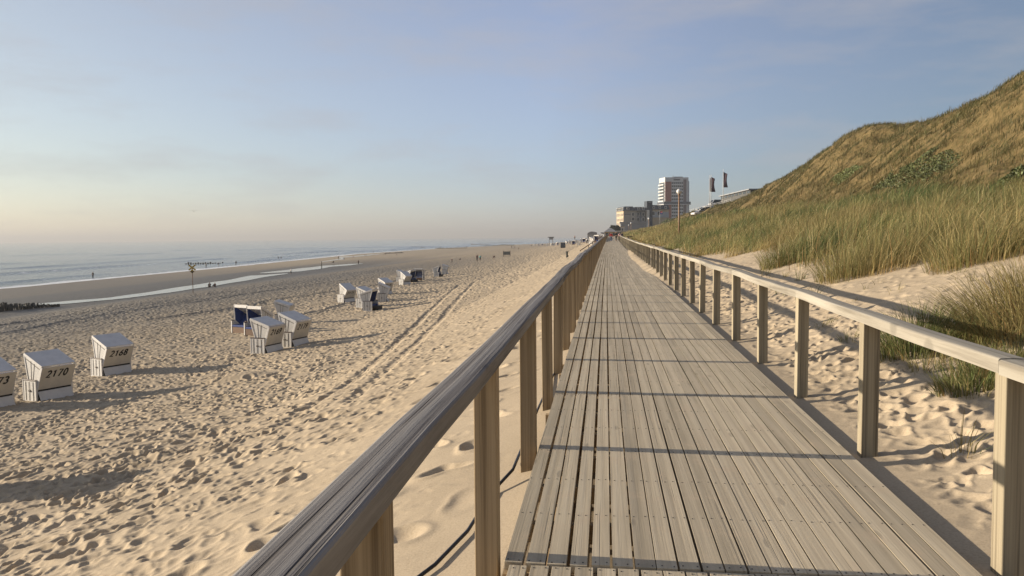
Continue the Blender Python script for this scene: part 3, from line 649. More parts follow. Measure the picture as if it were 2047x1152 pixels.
for k, (x, y, n, h, lb) in enumerate([(1628, 597, 60, .36, 'thin green sprig standing in the shadow stripe on the sand'), (1690, 620, 26, .22, 'small sparse sprig right behind the pale handrail'), (1655, 645, 30, .2, 'tiny pale sprig beside the shadow of the railing'), (1700, 680, 45, .26, 'dark sprig left of the big tuft, seen under the handrail'),
        (1850, 745, 30, .34, 'dry upright sprig in front of the low green tuft'), (1925, 905, 22, .4, 'bare dead sprig on the trodden sand left of the nearest dune-side post'), (1600, 560, 50, .5, 'green sprig on the slope below the hanging tuft'), (1530, 550, 40, .5, 'sparse sprig of grass above the shadow stripe'),
        (1870, 530, 24, .35, 'dry sprig high on the bare sand slope'), (1905, 535, 20, .35, 'dead brown sprig on the bare sand under the long grass'), (1275, 516, 60, .3, 'green sprig growing through the sand at the far railing foot'), (1283, 528, 40, .22, 'yellow sprig growing from drifted sand by the railing'), (1560, 585, 26, .25, 'small brown sprig seen between two dune-side posts'), (1640, 655, 40, .2, 'flat grey-green sprig close to the pale handrail shadow')]):
    tuft(x, y, n, .14, h, .7 if k % 3 else .3, lb, 40 + k, SG, 'grass_sprig', .007)
rs = random.Random(21)
for k in range(26):
    x = rs.uniform(1480, 2040); y = 575 - (x - 1480) * .02 + rs.uniform(-22, 32)
    tuft(x, y, rs.randint(5, 14), .09, rs.uniform(.12, .30), rs.choice([.2, .7, .9, 1.0]), 'tiny dry sprig on the bare sand slope between handrail and dune grass', 200 + k, 'tiny dry sprigs on the sand slope', 'grass_sprig', .008)
# dark rose bushes on the dune
rose_m, _n, _l, _b = new_mat('rose_leaf'); _a = _n.new('ShaderNodeAttribute'); _a.attribute_name = 'col'; _l.new(_a.outputs['Color'], _b.inputs['Base Color']); _b.inputs['Roughness'].default_value = .6
def thicket(px, py, lx, ly, hz, label, seed, n=5200, leaf=.15, tone=1.0):
    rg = np.random.default_rng(seed); p, dep = place(px, py, 170); n *= 2; th = 2 * math.pi * rg.random(n); r = np.sqrt(rg.random(n)) * 1.25
    ox = np.cos(th) * r * lx; oy = np.sin(th) * r * ly; mask = fbm((ox + 60) / (lx * .8), (oy + 60) / (ly * .5), seed + 3, 4) + .30 * (1 - r); k = mask > .52; ox, oy, r = ox[k], oy[k], r[k]; n = len(ox)
    top = hz * np.clip(1.25 - r, .1, 1) * (.25 + 1.5 * fbm((ox + 50) / .8, (oy + 50) / .8, seed + 1, 2)); z = ground_rel(p.x + ox, p.y + oy) + ZE - p.z + top * rg.random(n) ** .5
    c = np.stack([ox, oy, z], 1); a = rg.normal(0, 1, (n, 3)); a /= np.linalg.norm(a, axis=1)[:, None]; b = np.cross(a, rg.normal(0, 1, (n, 3))); b /= np.linalg.norm(b, axis=1)[:, None]; s = (leaf * rg.uniform(.5, 1.2, n))[:, None]
    V = np.stack([c - a * s * .5, c + b * s * .32, c + a * s * .5, c - b * s * .32], 1).reshape(-1, 3); Q = np.arange(n)[:, None] * 4 + np.arange(4)
    C = np.repeat((np.array([.085, .10, .03]) * rg.uniform(.5, 1.7, (n, 1)) * tone), 4, 0); C = np.concatenate([C, np.ones((len(C), 1))], 1)
    o = mesh_np('rose_bush', V, Q, None, {'col': ('FLOAT_COLOR', C)}, [rose_m]); o.location = p
    return tag(o, label, 'bush', 'dark green bushes on the dune')
thicket(1835, 345, 1.6, 4.0, .55, 'large dark green bush in the middle of the dune slope', 1, 5200, .12)
thicket(1775, 366, 1.0, 2.4, .6, 'low dark bush left below the largest bush on the dune', 2, 3500)
thicket(2035, 362, 1.0, 1.6, .6, 'dark green bush at the right picture edge above the long grass', 3, 3000)
thicket(1690, 358, 1.2, 3.5, .4, 'pale green low bush on the dune, left of the largest bush', 4, 3000, .15, 1.5)
thicket(1335, 443, 4.0, 26, 1.1, "long dark green bush on the dune crest in front of the hotel", 6, 5000, .4, .9)
# ------------------------------------------------------------------ roofed wicker beach chairs
white_m = plain('white_paint', (.66, .64, .60), .55, .06, 8)
def wicker_material():
    m, n, l, b = new_mat('white_wicker'); tcn = n.new('ShaderNodeTexCoord'); w = n.new('ShaderNodeTexWave'); w.bands_direction = 'Z'; w.inputs['Scale'].default_value = 16; w.inputs['Distortion'].default_value = .6; l.new(tcn.outputs['Object'], w.inputs['Vector'])
    no = n.new('ShaderNodeTexNoise'); no.inputs['Scale'].default_value = 9; l.new(tcn.outputs['Object'], no.inputs['Vector'])
    r = ramp(n, [(.0, (.44, .42, .38)), (.5, (.62, .60, .55)), (1, (.66, .64, .60))]); ad = n.new('ShaderNodeMath'); ad.operation = 'MULTIPLY_ADD'; ad.inputs[1].default_value = .6
    l.new(w.outputs['Fac'], ad.inputs[0]); l.new(no.outputs['Fac'], ad.inputs[2]); l.new(ad.outputs[0], r.inputs['Fac']); l.new(r.outputs['Color'], b.inputs['Base Color']); b.inputs['Roughness'].default_value = .6
    bp = n.new('ShaderNodeBump'); bp.inputs['Distance'].default_value = .008; bp.inputs['Strength'].default_value = .7; l.new(w.outputs['Fac'], bp.inputs['Height']); l.new(bp.outputs['Normal'], b.inputs['Normal']); return m
wick_m = wicker_material()
canvas_m = plain('white_canvas', (.64, .625, .59), .6, .07, 3, .2)
back_m = plain('cream_canvas', (.62, .58, .50), .65, .07, 3, .2)
brown_m = plain('brown_varnish', (.075, .042, .026), .5, .3, 12)
strip_m = plain('dark_cane', (.10, .085, .065), .7, .3, 30)
black_m = plain('black_fabric', (.012, .012, .014), .6, .2, 8)
num_m = plain('black_lettering', (.012, .012, .012), .5, .1, 20)
wbrown_m = wood('brown_plank', (.13, .07, .035), (.095, .05, .026), (.05, .027, .015), 'x', .6, 16)
def stripe_material():
    m, n, l, b = new_mat('blue_striped_cloth'); tcn = n.new('ShaderNodeTexCoord'); w = n.new('ShaderNodeTexWave'); w.bands_direction = 'X'; w.inputs['Scale'].default_value = 2.6; l.new(tcn.outputs['Object'], w.inputs['Vector'])
    r = ramp(n, [(.0, (.012, .03, .13)), (.80, (.012, .03, .13)), (.88, (.45, .47, .5))]); l.new(w.outputs['Fac'], r.inputs['Fac']); l.new(r.outputs['Color'], b.inputs['Base Color']); b.inputs['Roughness'].default_value = .8; return m
stripe_m = stripe_material(); navy_m = plain('navy_cloth', (.016, .042, .17), .8, .15, 10)
def arc(cx, cy, rx, ry, a0, a1, n=12): return [(cx + rx * math.cos(R(a0 + (a1 - a0) * k / n)), cy + ry * math.sin(R(a0 + (a1 - a0) * k / n))) for k in range(n + 1)]
GL = {'0': [(arc(.3, .5, .21, .42, 0, 360, 24), 1)], '1': [([(.13, .74), (.33, .92), (.33, .05)], 0)], '2': [(arc(.3, .68, .21, .23, 160, -40, 12) + [(.09, .08), (.55, .08)], 0)],
      '3': [(arc(.28, .71, .20, .20, 150, -70, 12) + arc(.28, .29, .23, .22, 70, -150, 12), 0)], '5': [([(.50, .92), (.16, .92), (.13, .55)] + arc(.29, .33, .22, .25, 110, -145, 12), 0)], '6': [([(.46, .92), (.16, .50)] + arc(.30, .30, .21, .22, 155, -195, 22), 0)],
      '7': [([(.08, .92), (.53, .92), (.24, .05)], 0)], '8': [(arc(.3, .71, .18, .19, 0, 360, 20), 1), (arc(.3, .29, .21, .22, 0, 360, 20), 1)], '9': [([(.14, .08), (.44, .50)] + arc(.30, .70, .21, .22, -25, 325, 22), 0)]}
def text_mesh(s, size, shear=.20, wd=.1):
    V = []; Fc = []
    for ci, ch in enumerate(s):
        for si, (pl, closed) in enumerate(GL[ch]):
            n = len(pl); base = len(V)
            for k, (x, y) in enumerate(pl):
                a = pl[(k - 1) % (n - 1)] if closed and k == 0 else pl[max(k - 1, 0)]; b = pl[1] if closed and k == n - 1 else pl[min(k + 1, n - 1)]
                dx, dy = b[0] - a[0], b[1] - a[1]; L = math.hypot(dx, dy) or 1; nx, ny = -dy / L * wd, dx / L * wd
                for sg in (-1, 1):
                    X = x + nx * sg + ci * .70 - len(s) * .35; Y = y + ny * sg - .5
                    for zz in (0, .004): V.append(((X + shear * Y) * size, Y * size, zz + .0012 * si))
            for k in range(n - 1):
                q = base + k * 4; Fc += [(q + 1, q + 3, q + 7, q + 5), (q, q + 4, q + 6, q + 2), (q, q + 1, q + 5, q + 4), (q + 2, q + 6, q + 7, q + 3)]
    me = bpy.data.meshes.new('number'); me.from_pydata(V, [], Fc); me.update(); return me
PIV = Vector((0, .10, .62))
HOOD = dict(BF=(-.13, .64), BR=(.33, .40), TR=(.57, 1.19), TF=(-.38, 1.50))
def make_chair(lining=navy_m):
    root = empty('beach_chair', (0, 0, 0))
    for s in (-1, 1):
        b = MB(); b.box((s * .59, 0, .33), (.05, .70, .72)); sp = b.build('side_panel', wick_m, root, .008)
        fr = MB()
        for y in (-.335, .335): fr.box((s * .592, y, .335), (.062, .035, .73))
        fr.box((s * .592, 0, .02), (.06, .64, .05)); fr.build('frame', white_m, sp)
        st = MB()
        for y in (-.20, -.165, -.02, .03, .19, .225): st.box((s * .6165, y, .345), (.006, .011, .63))
        st.build('cane_strip', strip_m, sp)
        hd = MB(); hd.box((s * .63, .01, .37), (.03, .10, .05)); hd.build('handle', brown_m, sp, .006)
        ar = MB(); ar.box((s * .585, -.01, .708), (.085, .72, .035)); ar.build('armrest', brown_m, root, .008)
    b = MB(); b.box((0, -.04, .40), (1.12, .60, .12)); b.build('seat', lining, root, .03)
    b = MB(); b.box((0, -.32, .17), (1.12, .03, .34)); b.build('seat_front', wbrown_m, root)
    b = MB(); b.prism([(.345, .345), (.37, .35), (.52, .03), (.495, .02)], 'x', -.555, .555); b.build('rear_board', canvas_m, root, .006)
    b = MB(); b.prism([(.28, .33), (.372, .352), (.368, .405), (.28, .40)], 'x', -.553, .553); b.build('gap_shade', black_m, root)  # black strip paints the shade of the open gap above the rear board
    P = {k: (y - PIV.y, z - PIV.z) for k, (y, z) in HOOD.items()}; BF, BR, TR, TF = P['BF'], P['BR'], P['TR'], P['TF']
    h = MB(); X = .555
    for s in (-1, 1): h.prism([BF, BR, TR, TF], 'x', s * X - (.015 if s > 0 else -.015) - .015, s * X - (.015 if s > 0 else -.015) + .015, 0)
    def slab(A, B, th, mi, x=X + .012, ov=.0):
        d = Vector((B[0] - A[0], B[1] - A[1])); d.normalize(); nn = Vector((-d.y, d.x)) * th; A = Vector(A); B = Vector(B)
        h.prism([tuple(A), tuple(B), tuple(B + nn), tuple(A + nn)], 'x', -x, x, mi)
    slab(TR, TF, -.045, 1); slab(BR, TR, -.04, 2, X)
    hood = h.build('hood', [wick_m, canvas_m, back_m], root, .02); hood.location = PIV
    for s in (-1, 1):
        f = MB()
        for A, B, wd in ((BR, TR, .085), (TR, TF, .10), (TF, BF, .045), (BF, BR, .03)):
            f.beam((s * (X + .004), A[0], A[1]), (s * (X + .004), B[0], B[1]), wd, .022, 0, Vector((1, 0, 0)))
        f.build('hood_frame', white_m, hood, .006)
    def lerp(A, B, t): return (A[0] + (B[0] - A[0]) * t, A[1] + (B[1] - A[1]) * t)
    for s in (-1, 1):
        c = MB()
        for t in (.33, .64):
            A = lerp(lerp(BF, BR, .25), lerp(BF, BR, .62), t); B = lerp(lerp(TF, TR, .16), lerp(TF, TR, .84), t); A = lerp(A, B, .08); B = lerp(A, B, .92)
            c.beam((s * (X + .003), A[0], A[1]), (s * (X + .003), B[0], B[1]), .014, .008, 0, Vector((1, 0, 0)))
        A = lerp(TF, TR, .08); B = lerp(TF, TR, .88); A = lerp(A, lerp(BF, BR, .2), .13); B = lerp(B, BR, .13)
        c.beam((s * (X + .003), A[0], A[1]), (s * (X + .003), B[0], B[1]), .018, .008, 0, Vector((1, 0, 0)))
        c.build('cane_strip', strip_m, hood)
    l = MB(); q = lambda a, b: (a, b)
    l.prism([(BR[0] - .06, BR[1] + .02), (TR[0] - .03, TR[1] - .08), (TR[0] - .09, TR[1] - .06), (BR[0] - .16, BR[1] + .04)], 'x', -.52, .52); l.build('back_cushion', lining, hood, .01)
    for s in (-1, 1):
        l = MB(); x = s * (X - .034); q2 = [(BF[0] + .015, BF[1] + .02), (BR[0] - .02, BR[1] + .04), (TR[0] - .05, TR[1] - .05), (TF[0] + .03, TF[1] - .06)]
        l.prism(q2, 'x', x - .004, x + .004); l.build('side_lining', navy_m, hood)
    l = MB(); l.prism([(TF[0] - .005, TF[1] + .02), (TF[0] + .02, TF[1] + .02), (TF[0] + .05, TF[1] - .13), (TF[0] + .03, TF[1] - .13)], 'x', -X, X); l.build('valance', white_m, hood)
    return root, hood
def footrest(root):
    b = MB(); b.box((0, -.52, .30), (1.0, .36, .10)); b.box((0, -.67, .16), (1.0, .04, .30)); b.build('footrest', black_m, root, .01)
protoA, hoodA = make_chair(navy_m); protoB, hoodB = make_chair(stripe_m)
CG = 'wicker beach chairs on the sand'
used = {'A': False, 'B': False}
def chair(loc, heading, rec, label, number=None, kind='A', foot=False, tilt=(0, 0)):
    pr = protoA if kind == 'A' else protoB
    root = copy_tree(pr)
    th = math.pi - R(heading); root.location = loc; root.rotation_euler = (R(tilt[0]), R(tilt[1]), th)
    tag(root, label, 'beach chair', CG)
    hood = [c for c in root.children if c.name.startswith('hood')][0]; hood.rotation_euler.x = -R(rec)
    if number:
        me = text_mesh(number, .27); me.materials.append(num_m); o = bpy.data.objects.new('number', me); COL.objects.link(o); o.parent = hood
        BR = Vector((0, HOOD['BR'][0], HOOD['BR'][1])) - PIV; TR = Vector((0, HOOD['TR'][0], HOOD['TR'][1])) - PIV; d = (TR - BR).normalized(); nrm = Vector((0, d.z, -d.y))
        p = BR.lerp(TR, .70) + nrm * .0415; X = Vector((-1, 0, 0)); o.matrix_local = Matrix(((X.x, d.x, nrm.x, p.x), (X.y, d.y, nrm.y, p.y), (X.z, d.z, nrm.z, p.z), (0, 0, 0, 1)))
    if foot: footrest(root)
    return root
def gchair(px, py, *a, sink=.03, **k):
    p, t = place(px, py, 190); p = p - Vector((0, 0, sink)); return chair(p, *a, **k)
gchair(97, 795, 291, 5, 'white beach chair numbered 2170 on its back, in the row nearest the boardwalk', '2170', tilt=(0, 0))
gchair(223, 747, 294, 6, 'white beach chair numbered 2168, standing alone between two other numbered chairs', '2168')
gchair(-24, 815, 290, 5, 'beach chair cut off by the left picture edge, its number ending in 3', '2173')
tip = at_ground(165, 972)[0]; pp = Vector((tip.x - 3.3, tip.y + .25, 0)); pp.z = gz(pp.x, pp.y) - .03
chair(pp, 285, 5, 'beach chair just outside the left edge, casting the long shadow low in the picture')
gchair(533, 704, 283, 0, 'white beach chair numbered 2169, front one of the clustered group', '2169')
gchair(586, 691, 284, 3, 'white beach chair numbered 2179, right beside the chair numbered 2169', '2179')
gchair(487, 664, 204, 13, 'beach chair with navy lining facing the camera, leftmost of the clustered group')
gchair(514, 669, 203, 12, 'beach chair with navy lining half hidden behind the chair numbered 2169')
gchair(566, 648, 262, 0, 'beach chair seen from the side behind the chair numbered 2179')
gchair(692, 604, 299, 14, 'white beach chair with hood tipped far back, left one of the middle group', '2171')
gchair(741, 620, 95, 0, 'white beach chair turned to the right with black footrest out, front of the middle group', foot=True)
gchair(729, 613, 288, 2, 'white beach chair mostly hidden behind the one with the black footrest')
gchair(764, 603, 258, 8, 'beach chair with bright blue seat facing the sea, right one of the middle group')
gchair(769, 588, 299, 6, 'cream backed beach chair standing behind the one with the bright blue seat', '2175')
gchair(809, 569, 300, 15, 'beach chair with hood tipped far back in the group before the striped one')
gchair(801, 563, 280, 2, 'beach chair behind the tipped one, left of the far group')
gchair(838, 560, 188, 0, 'beach chair with blue and white striped lining facing the camera', kind='B')
gchair(822, 564, 115, 0, 'beach chair with dark open front between the tipped one and the striped one', foot=True)
gchair(875, 553, 95, 0, 'beach chair turned right with dark footrest, left one of the lone far pair', foot=True)
gchair(889, 548, 268, 3, 'beach chair facing the sea, right one of the lone far pair')
far_l = ['with its back to the boardwalk', 'seen from the side', 'turned toward the camera', 'facing the sea']
FC = [(1068, 491.2), (1077, 491.6), (1084, 490.6), (1093, 492), (1102, 490.6), (1107, 491.6), (1114, 490.8), (1122, 489.2), (1132, 488), (1139, 487.6), (1147, 489.2), (1152, 486.6), (1157, 490), (1162, 485.4), (1168, 485.2), (1175, 486), (1183, 489), (1189, 487), (1194, 485.6), (1199, 482), (1204, 480)]
ords = 'leftmost,second,third,fourth,fifth,sixth,seventh,eighth,ninth,tenth,eleventh,twelfth,thirteenth,fourteenth,fifteenth,sixteenth,seventeenth,eighteenth,nineteenth,twentieth,rightmost'.split(',')
rq = random.Random(9)
for k, (x, y) in enumerate(FC):
    hdg = [291, 262, 205, 284][k % 4] + rq.uniform(-12, 12)
    gchair(x, y, hdg, rq.choice([0, 4, 10]), 'tiny white chair %s, %s from left in distant crowd' % (far_l[k % 4], ords[k]))
for pr in (protoA, protoB):
    for o in list(pr.children_recursive): bpy.data.objects.remove(o)
    bpy.data.objects.remove(pr)

# ------------------------------------------------------------------ people
def skin_mesh(joints, edges, radii, sub=1):
    names = list(joints); me = bpy.data.meshes.new('skin'); me.from_pydata([joints[n] for n in names], [(names.index(a), names.index(b)) for a, b in edges], [])
    o = bpy.data.objects.new('skin', me); COL.objects.link(o); o.modifiers.new('skin', 'SKIN'); sm = o.modifiers.new('sub', 'SUBSURF'); sm.levels = sub; sm.render_levels = sub
    if not me.skin_vertices: pass
    for i, nme in enumerate(names):
        r = radii[nme]; me.skin_vertices[0].data[i].radius = r if isinstance(r, tuple) else (r, r)
    me.skin_vertices[0].data[0].use_root = True
    dg = bpy.context.evaluated_depsgraph_get(); out = bpy.data.meshes.new_from_object(o.evaluated_get(dg)); bpy.data.objects.remove(o); out.polygons.foreach_set('use_smooth', [True] * len(out.polygons)); return out
def skeleton(pose):
    J = dict(pelvis=(0, 0, .95), chest=(0, 0, 1.24), neck=(0, 0, 1.46), jaw=(0, -.01, 1.54), crown=(0, 0, 1.68))
    for s, n in ((-1, 'l'), (1, 'r')):
        J.update({n + 'sho': (s * .17, 0, 1.40), n + 'elb': (s * .23, .03, 1.12), n + 'wri': (s * .24, -.05, .88), n + 'han': (s * .24, -.08, .79), n + 'hip': (s * .09, 0, .90), n + 'kne': (s * .10, -.02, .50), n + 'ank': (s * .10, .03, .09), n + 'toe': (s * .11, -.13, .03)})
    if pose == 'walk':
        J.update(lkne=(-.09, -.16, .52), lank=(-.09, -.20, .09), ltoe=(-.09, -.36, .04), rkne=(.09, .02, .50), rank=(.09, .26, .14), rtoe=(.09, .14, .03), lelb=(-.23, .14, 1.14), lwri=(-.22, .14, .90), lhan=(-.22, .12, .81), relb=(.23, -.08, 1.13), rwri=(.21, -.24, .95), rhan=(.2, -.28, .88))
    if pose == 'throw':
        J.update(lelb=(-.40, -.02, 1.34), lwri=(-.64, -.05, 1.36), lhan=(-.74, -.05, 1.37), lkne=(-.16, -.05, .5), lank=(-.26, .02, .09), ltoe=(-.32, -.12, .03), rkne=(.14, 0, .5), rank=(.20, .06, .09), rtoe=(.22, -.1, .03))
    if pose == 'sit':
        J.update(pelvis=(0, .05, .14), chest=(0, .10, .42), neck=(0, .04, .64), jaw=(0, .02, .71), crown=(0, .02, .85))
        for s, n in ((-1, 'l'), (1, 'r')): J.update({n + 'sho': (s * .17, .06, .58), n + 'elb': (s * .26, -.05, .36), n + 'wri': (s * .16, -.26, .40), n + 'han': (s * .10, -.32, .40), n + 'hip': (s * .09, .0, .13), n + 'kne': (s * .13, -.38, .46), n + 'ank': (s * .11, -.58, .08), n + 'toe': (s * .11, -.74, .05)})
    if pose == 'bend':
        J.update(pelvis=(0, .10, .86), chest=(0, -.18, 1.02), neck=(0, -.40, 1.06), jaw=(0, -.48, 1.04), crown=(0, -.60, .98))
        for s, n in ((-1, 'l'), (1, 'r')): J.update({n + 'sho': (s * .17, -.34, 1.04), n + 'elb': (s * .22, -.40, .76), n + 'wri': (s * .16, -.48, .52), n + 'han': (s * .14, -.5, .43), n + 'hip': (s * .10, .08, .82), n + 'kne': (s * .17, .0, .46), n + 'ank': (s * .22, .10, .09), n + 'toe': (s * .24, -.06, .03)})
    if pose == 'crouch':
        J.update(pelvis=(0, .12, .34), chest=(0, -.05, .58), neck=(0, -.18, .74), jaw=(0, -.24, .78), crown=(0, -.30, .88))
        for s, n in ((-1, 'l'), (1, 'r')): J.update({n + 'sho': (s * .17, -.14, .70), n + 'elb': (s * .24, -.30, .48), n + 'wri': (s * .16, -.46, .32), n + 'han': (s * .13, -.52, .24), n + 'hip': (s * .10, .10, .32), n + 'kne': (s * .16, -.26, .46), n + 'ank': (s * .13, .02, .09), n + 'toe': (s * .13, -.16, .03)})
    return J
BE = [('pelvis', 'chest'), ('chest', 'neck'), ('neck', 'jaw'), ('jaw', 'crown')]
for n in 'lr': BE += [('chest', n + 'sho'), (n + 'sho', n + 'elb'), (n + 'elb', n + 'wri'), (n + 'wri', n + 'han'), ('pelvis', n + 'hip'), (n + 'hip', n + 'kne'), (n + 'kne', n + 'ank'), (n + 'ank', n + 'toe')]
BR_ = dict(pelvis=(.15, .11), chest=(.15, .11), neck=.055, jaw=.085, crown=.085)
for n in 'lr': BR_.update({n + 'sho': .06, n + 'elb': .045, n + 'wri': .032, n + 'han': .035, n + 'hip': .09, n + 'kne': .06, n + 'ank': .045, n + 'toe': .04})
_pose = {}
def pose_meshes(p):
    if p in _pose: return _pose[p]
    J = skeleton(p); body = skin_mesh(J, BE, BR_)
    t = ['pelvis', 'chest', 'neck', 'lsho', 'lelb', 'lwri', 'rsho', 'relb', 'rwri']; te = [('pelvis', 'chest'), ('chest', 'neck')] + [e for n in 'lr' for e in (('chest', n + 'sho'), (n + 'sho', n + 'elb'), (n + 'elb', n + 'wri'))]
    tr = {k: (tuple(x + .03 for x in BR_[k]) if isinstance(BR_[k], tuple) else BR_[k] + .025) for k in t}; tr['neck'] = .075
    top = skin_mesh({k: J[k] for k in t}, te, tr)
    l = ['pelvis', 'lhip', 'lkne', 'lank', 'rhip', 'rkne', 'rank']; le = [e for n in 'lr' for e in (('pelvis', n + 'hip'), (n + 'hip', n + 'kne'), (n + 'kne', n + 'ank'))]
    lr = {k: (tuple(x + .02 for x in BR_[k]) if isinstance(BR_[k], tuple) else BR_[k] + .02) for k in l}
    legs = skin_mesh({k: J[k] for k in l}, le, lr)
    hj = dict(a=tuple(np.array(J['jaw']) * .45 + np.array(J['crown']) * .55 + np.array((0, .025, .0))), b=tuple(np.array(J['crown']) + np.array((0, .015, .02)))); hair = skin_mesh(hj, [('a', 'b')], dict(a=.095, b=.085))
    _pose[p] = (body, top, legs, hair); return _pose[p]
_cm = {}
def cloth(c):
    if c not in _cm: _cm[c] = plain('cloth_%s' % ['dark', 'pale', 'red', 'blue', 'other'][min(len(_cm), 4)], c, .8, .15, 12)
    return _cm[c]
skin_m = plain('skin', (.42, .25, .17), .6, .06, 10)
DK, NV, JE, WH, RD, TE, BRN, PK, GY, BK = (.02, .02, .025), (.02, .03, .07), (.10, .15, .24), (.6, .58, .55), (.35, .015, .02), (.10, .42, .40), (.09, .05, .035), (.42, .26, .26), (.16, .16, .17), (.01, .01, .012)
PG = 'people on the beach'
def person(px, py, hpx, pose, top, legs, heading, label, hair=BRN, group=PG, D=900, stature=None):
    p, dep = place(px, py, D); me = pose_meshes(pose); H = dict(sit=.93, crouch=.95, bend=1.10).get(pose, 1.77)
    s = (hpx * dep / F) / H; s = min(max(s, .62), 1.12)
    if stature: s = stature
    root = empty('person', p, math.pi - R(heading), label, 'person', group); root.scale = (s, s, s)
    for nm, m, c in (('body', me[0], None), ('jacket', me[1], top), ('trousers', me[2], legs), ('hair', me[3], hair)):
        o = bpy.data.objects.new(nm, m); COL.objects.link(o); o.parent = root
        if not m.materials: m.materials.append(skin_m)
        o.material_slots[0].link = 'OBJECT'; o.material_slots[0].material = skin_m if c is None else cloth(c)
    return root
W = 'boardwalk walkers'
def bw(px, py, hpx, v, u, *a, **k):
    o = person(px, py, hpx, *a, **k); return o
def deck_person(px, v, pose, top, legs, label, s, heading=0, hair=BRN):
    d = ray(px, 500); t = v / d.y; o = person(px, 560, 20, pose, top, legs, heading, label, hair, 'people walking on the boardwalk', 150, s); o.location = (d.x * t, v, float(zd(v)) + ZE + .004); return o
deck_person(1221.5, 150, 'walk', RD, JE, 'person in a red jacket and blue jeans walking away on the boardwalk', 1.0, 0)
deck_person(1232, 156, 'walk', BK, DK, 'person in black clothes walking ahead of the red jacket on the boardwalk', 1.08, 0, BK)
deck_person(1238.5, 159, 'walk', PK, DK, 'person with a pale pink top walking at the right of the boardwalk', .98, 0, BK)
deck_person(1243.5, 162, 'walk', DK, BK, 'person in dark clothes close to the right railing of the boardwalk', 1.0, 0, BK)
person(186, 556.5, 13.5, 'stand', DK, DK, 180, 'person in dark coat standing alone at the water edge, far left')
person(412, 536, 10, 'stand', GY, DK, 200, 'person standing beside the dark groyne left of the yellow cross sign')
person(437, 533.5, 9.5, 'walk', NV, WH, 90, 'person in dark top and white trousers walking at the groyne')
person(472, 531, 11, 'walk', DK, DK, 270, 'person in dark clothes walking at the water right of the groyne')
person(419, 574, 10, 'sit', BK, DK, 320, 'person in black sitting on the sand, left one of a pair')
person(429.5, 574, 9.5, 'sit', DK, GY, 300, 'person in grey and black sitting on the sand, right one of a pair')
person(556.5, 520.5, 8, 'walk', DK, DK, 90, 'left one of three people walking together along the water line')
person(560.6, 520.3, 7, 'stand', GY, WH, 90, 'middle one of three people walking together along the water line')
person(563, 520.2, 7.5, 'walk', DK, GY, 80, 'right one of three people walking together along the water line')
person(581.7, 547.5, 10.5, 'stand', WH, BK, 200, 'person in white top and black trousers standing at the tidal pool')
person(666, 526, 5, 'crouch', BK, DK, 90, 'dark figure crouching on the wet sand between the tidal pools')
person(677, 518.7, 7.5, 'stand', BRN, DK, 180, 'person wading in the thin winding run of water')
person(716.5, 529, 9.5, 'stand', BRN, BK, 180, 'person in brown top standing at the right end of the tidal pool')
person(706, 516.5, 4, 'walk', RD, GY, 180, 'small child on the wet sand beyond the tidal pools', stature=.62)
person(729, 512.5, 3.6, 'walk', GY, DK, 90, 'left child of two running on the wet sand', stature=.66)
person(732, 512.5, 3.6, 'stand', DK, DK, 90, 'right child of two running on the wet sand', stature=.66)
person(880, 497, 5, 'stand', DK, DK, 180, 'dark figure standing at the end of a groyne right of the beach middle')
for k, (x, y, h) in enumerate([(727, 505.7, 6), (730, 505.7, 5.4), (737, 504.7, 4), (746, 506, 5.4), (756, 503.6, 4.6), (761, 503.6, 5.3), (774, 502.3, 4.6)]):
    person(x, y, h, 'walk' if k % 2 else 'stand', [DK, GY, NV, BRN][k % 4], DK, 90 * k, 'tiny figure at the far water line, %s in a loose row' % ords[k], group='tiny figures along the far water line')
for k, (x, y, h) in enumerate([(765.5, 510.6, 5), (770, 510.6, 5.2), (793, 512.4, 5.4)]):
    person(x, y, h, 'stand' if k else 'walk', [WH, DK, BRN][k], GY, 100 + 60 * k, ['tiny figure in white beside the far dark groyne', 'tiny dark figure beside the one in white at the far groyne', 'tiny brown figure alone on the open sand past the groyne'][k])
for k, (x, y, h) in enumerate([(822, 498.6, 4.2), (830.5, 498.4, 4.6), (893, 495, 3), (899, 495, 3), (916, 495, 3), (932.5, 496, 4.4), (969, 494, 3), (1062, 493, 4), (1089, 493, 4)]):
    person(x, y, h, 'stand', [GY, DK, BRN][k % 3], DK, 70 * k, 'speck of a person near the horizon, %s from the left' % ords[k], group='specks of people near the horizon')
person(903.5, 525.5, 8, 'throw', BRN, DK, 200, 'person stretching out an arm on the sand above the far pair of chairs')
person(920, 520, 5, 'sit', DK, BRN, 250, 'person sitting low on a towel in the middle of the beach')
person(953.7, 522.5, 14, 'stand', (.07, .03, .04), DK, 180, 'person in a long dark red coat in the middle of the beach')
person(960, 521.8, 12, 'stand', TE, BK, 190, 'person in a turquoise top beside the dark red coat')
person(987, 516.2, 6, 'crouch', BRN, BK, 120, 'dark figure crouching left of the notice board on the sand')
for k, (x, y, h, tp) in enumerate([(1023, 497, 6, DK), (1025.5, 497.6, 5, WH), (1029, 497.5, 5.6, DK), (1036.6, 499, 4.4, BRN)]):
    person(x, y, h, 'walk' if k % 2 else 'stand', tp, DK, 60 * k, ['dark figure, left of a small party right of the notice board', 'pale figure in the middle of the party right of the notice board', 'dark figure, right of the party right of the notice board', 'small brown figure a little apart from the party by the notice board'][k])
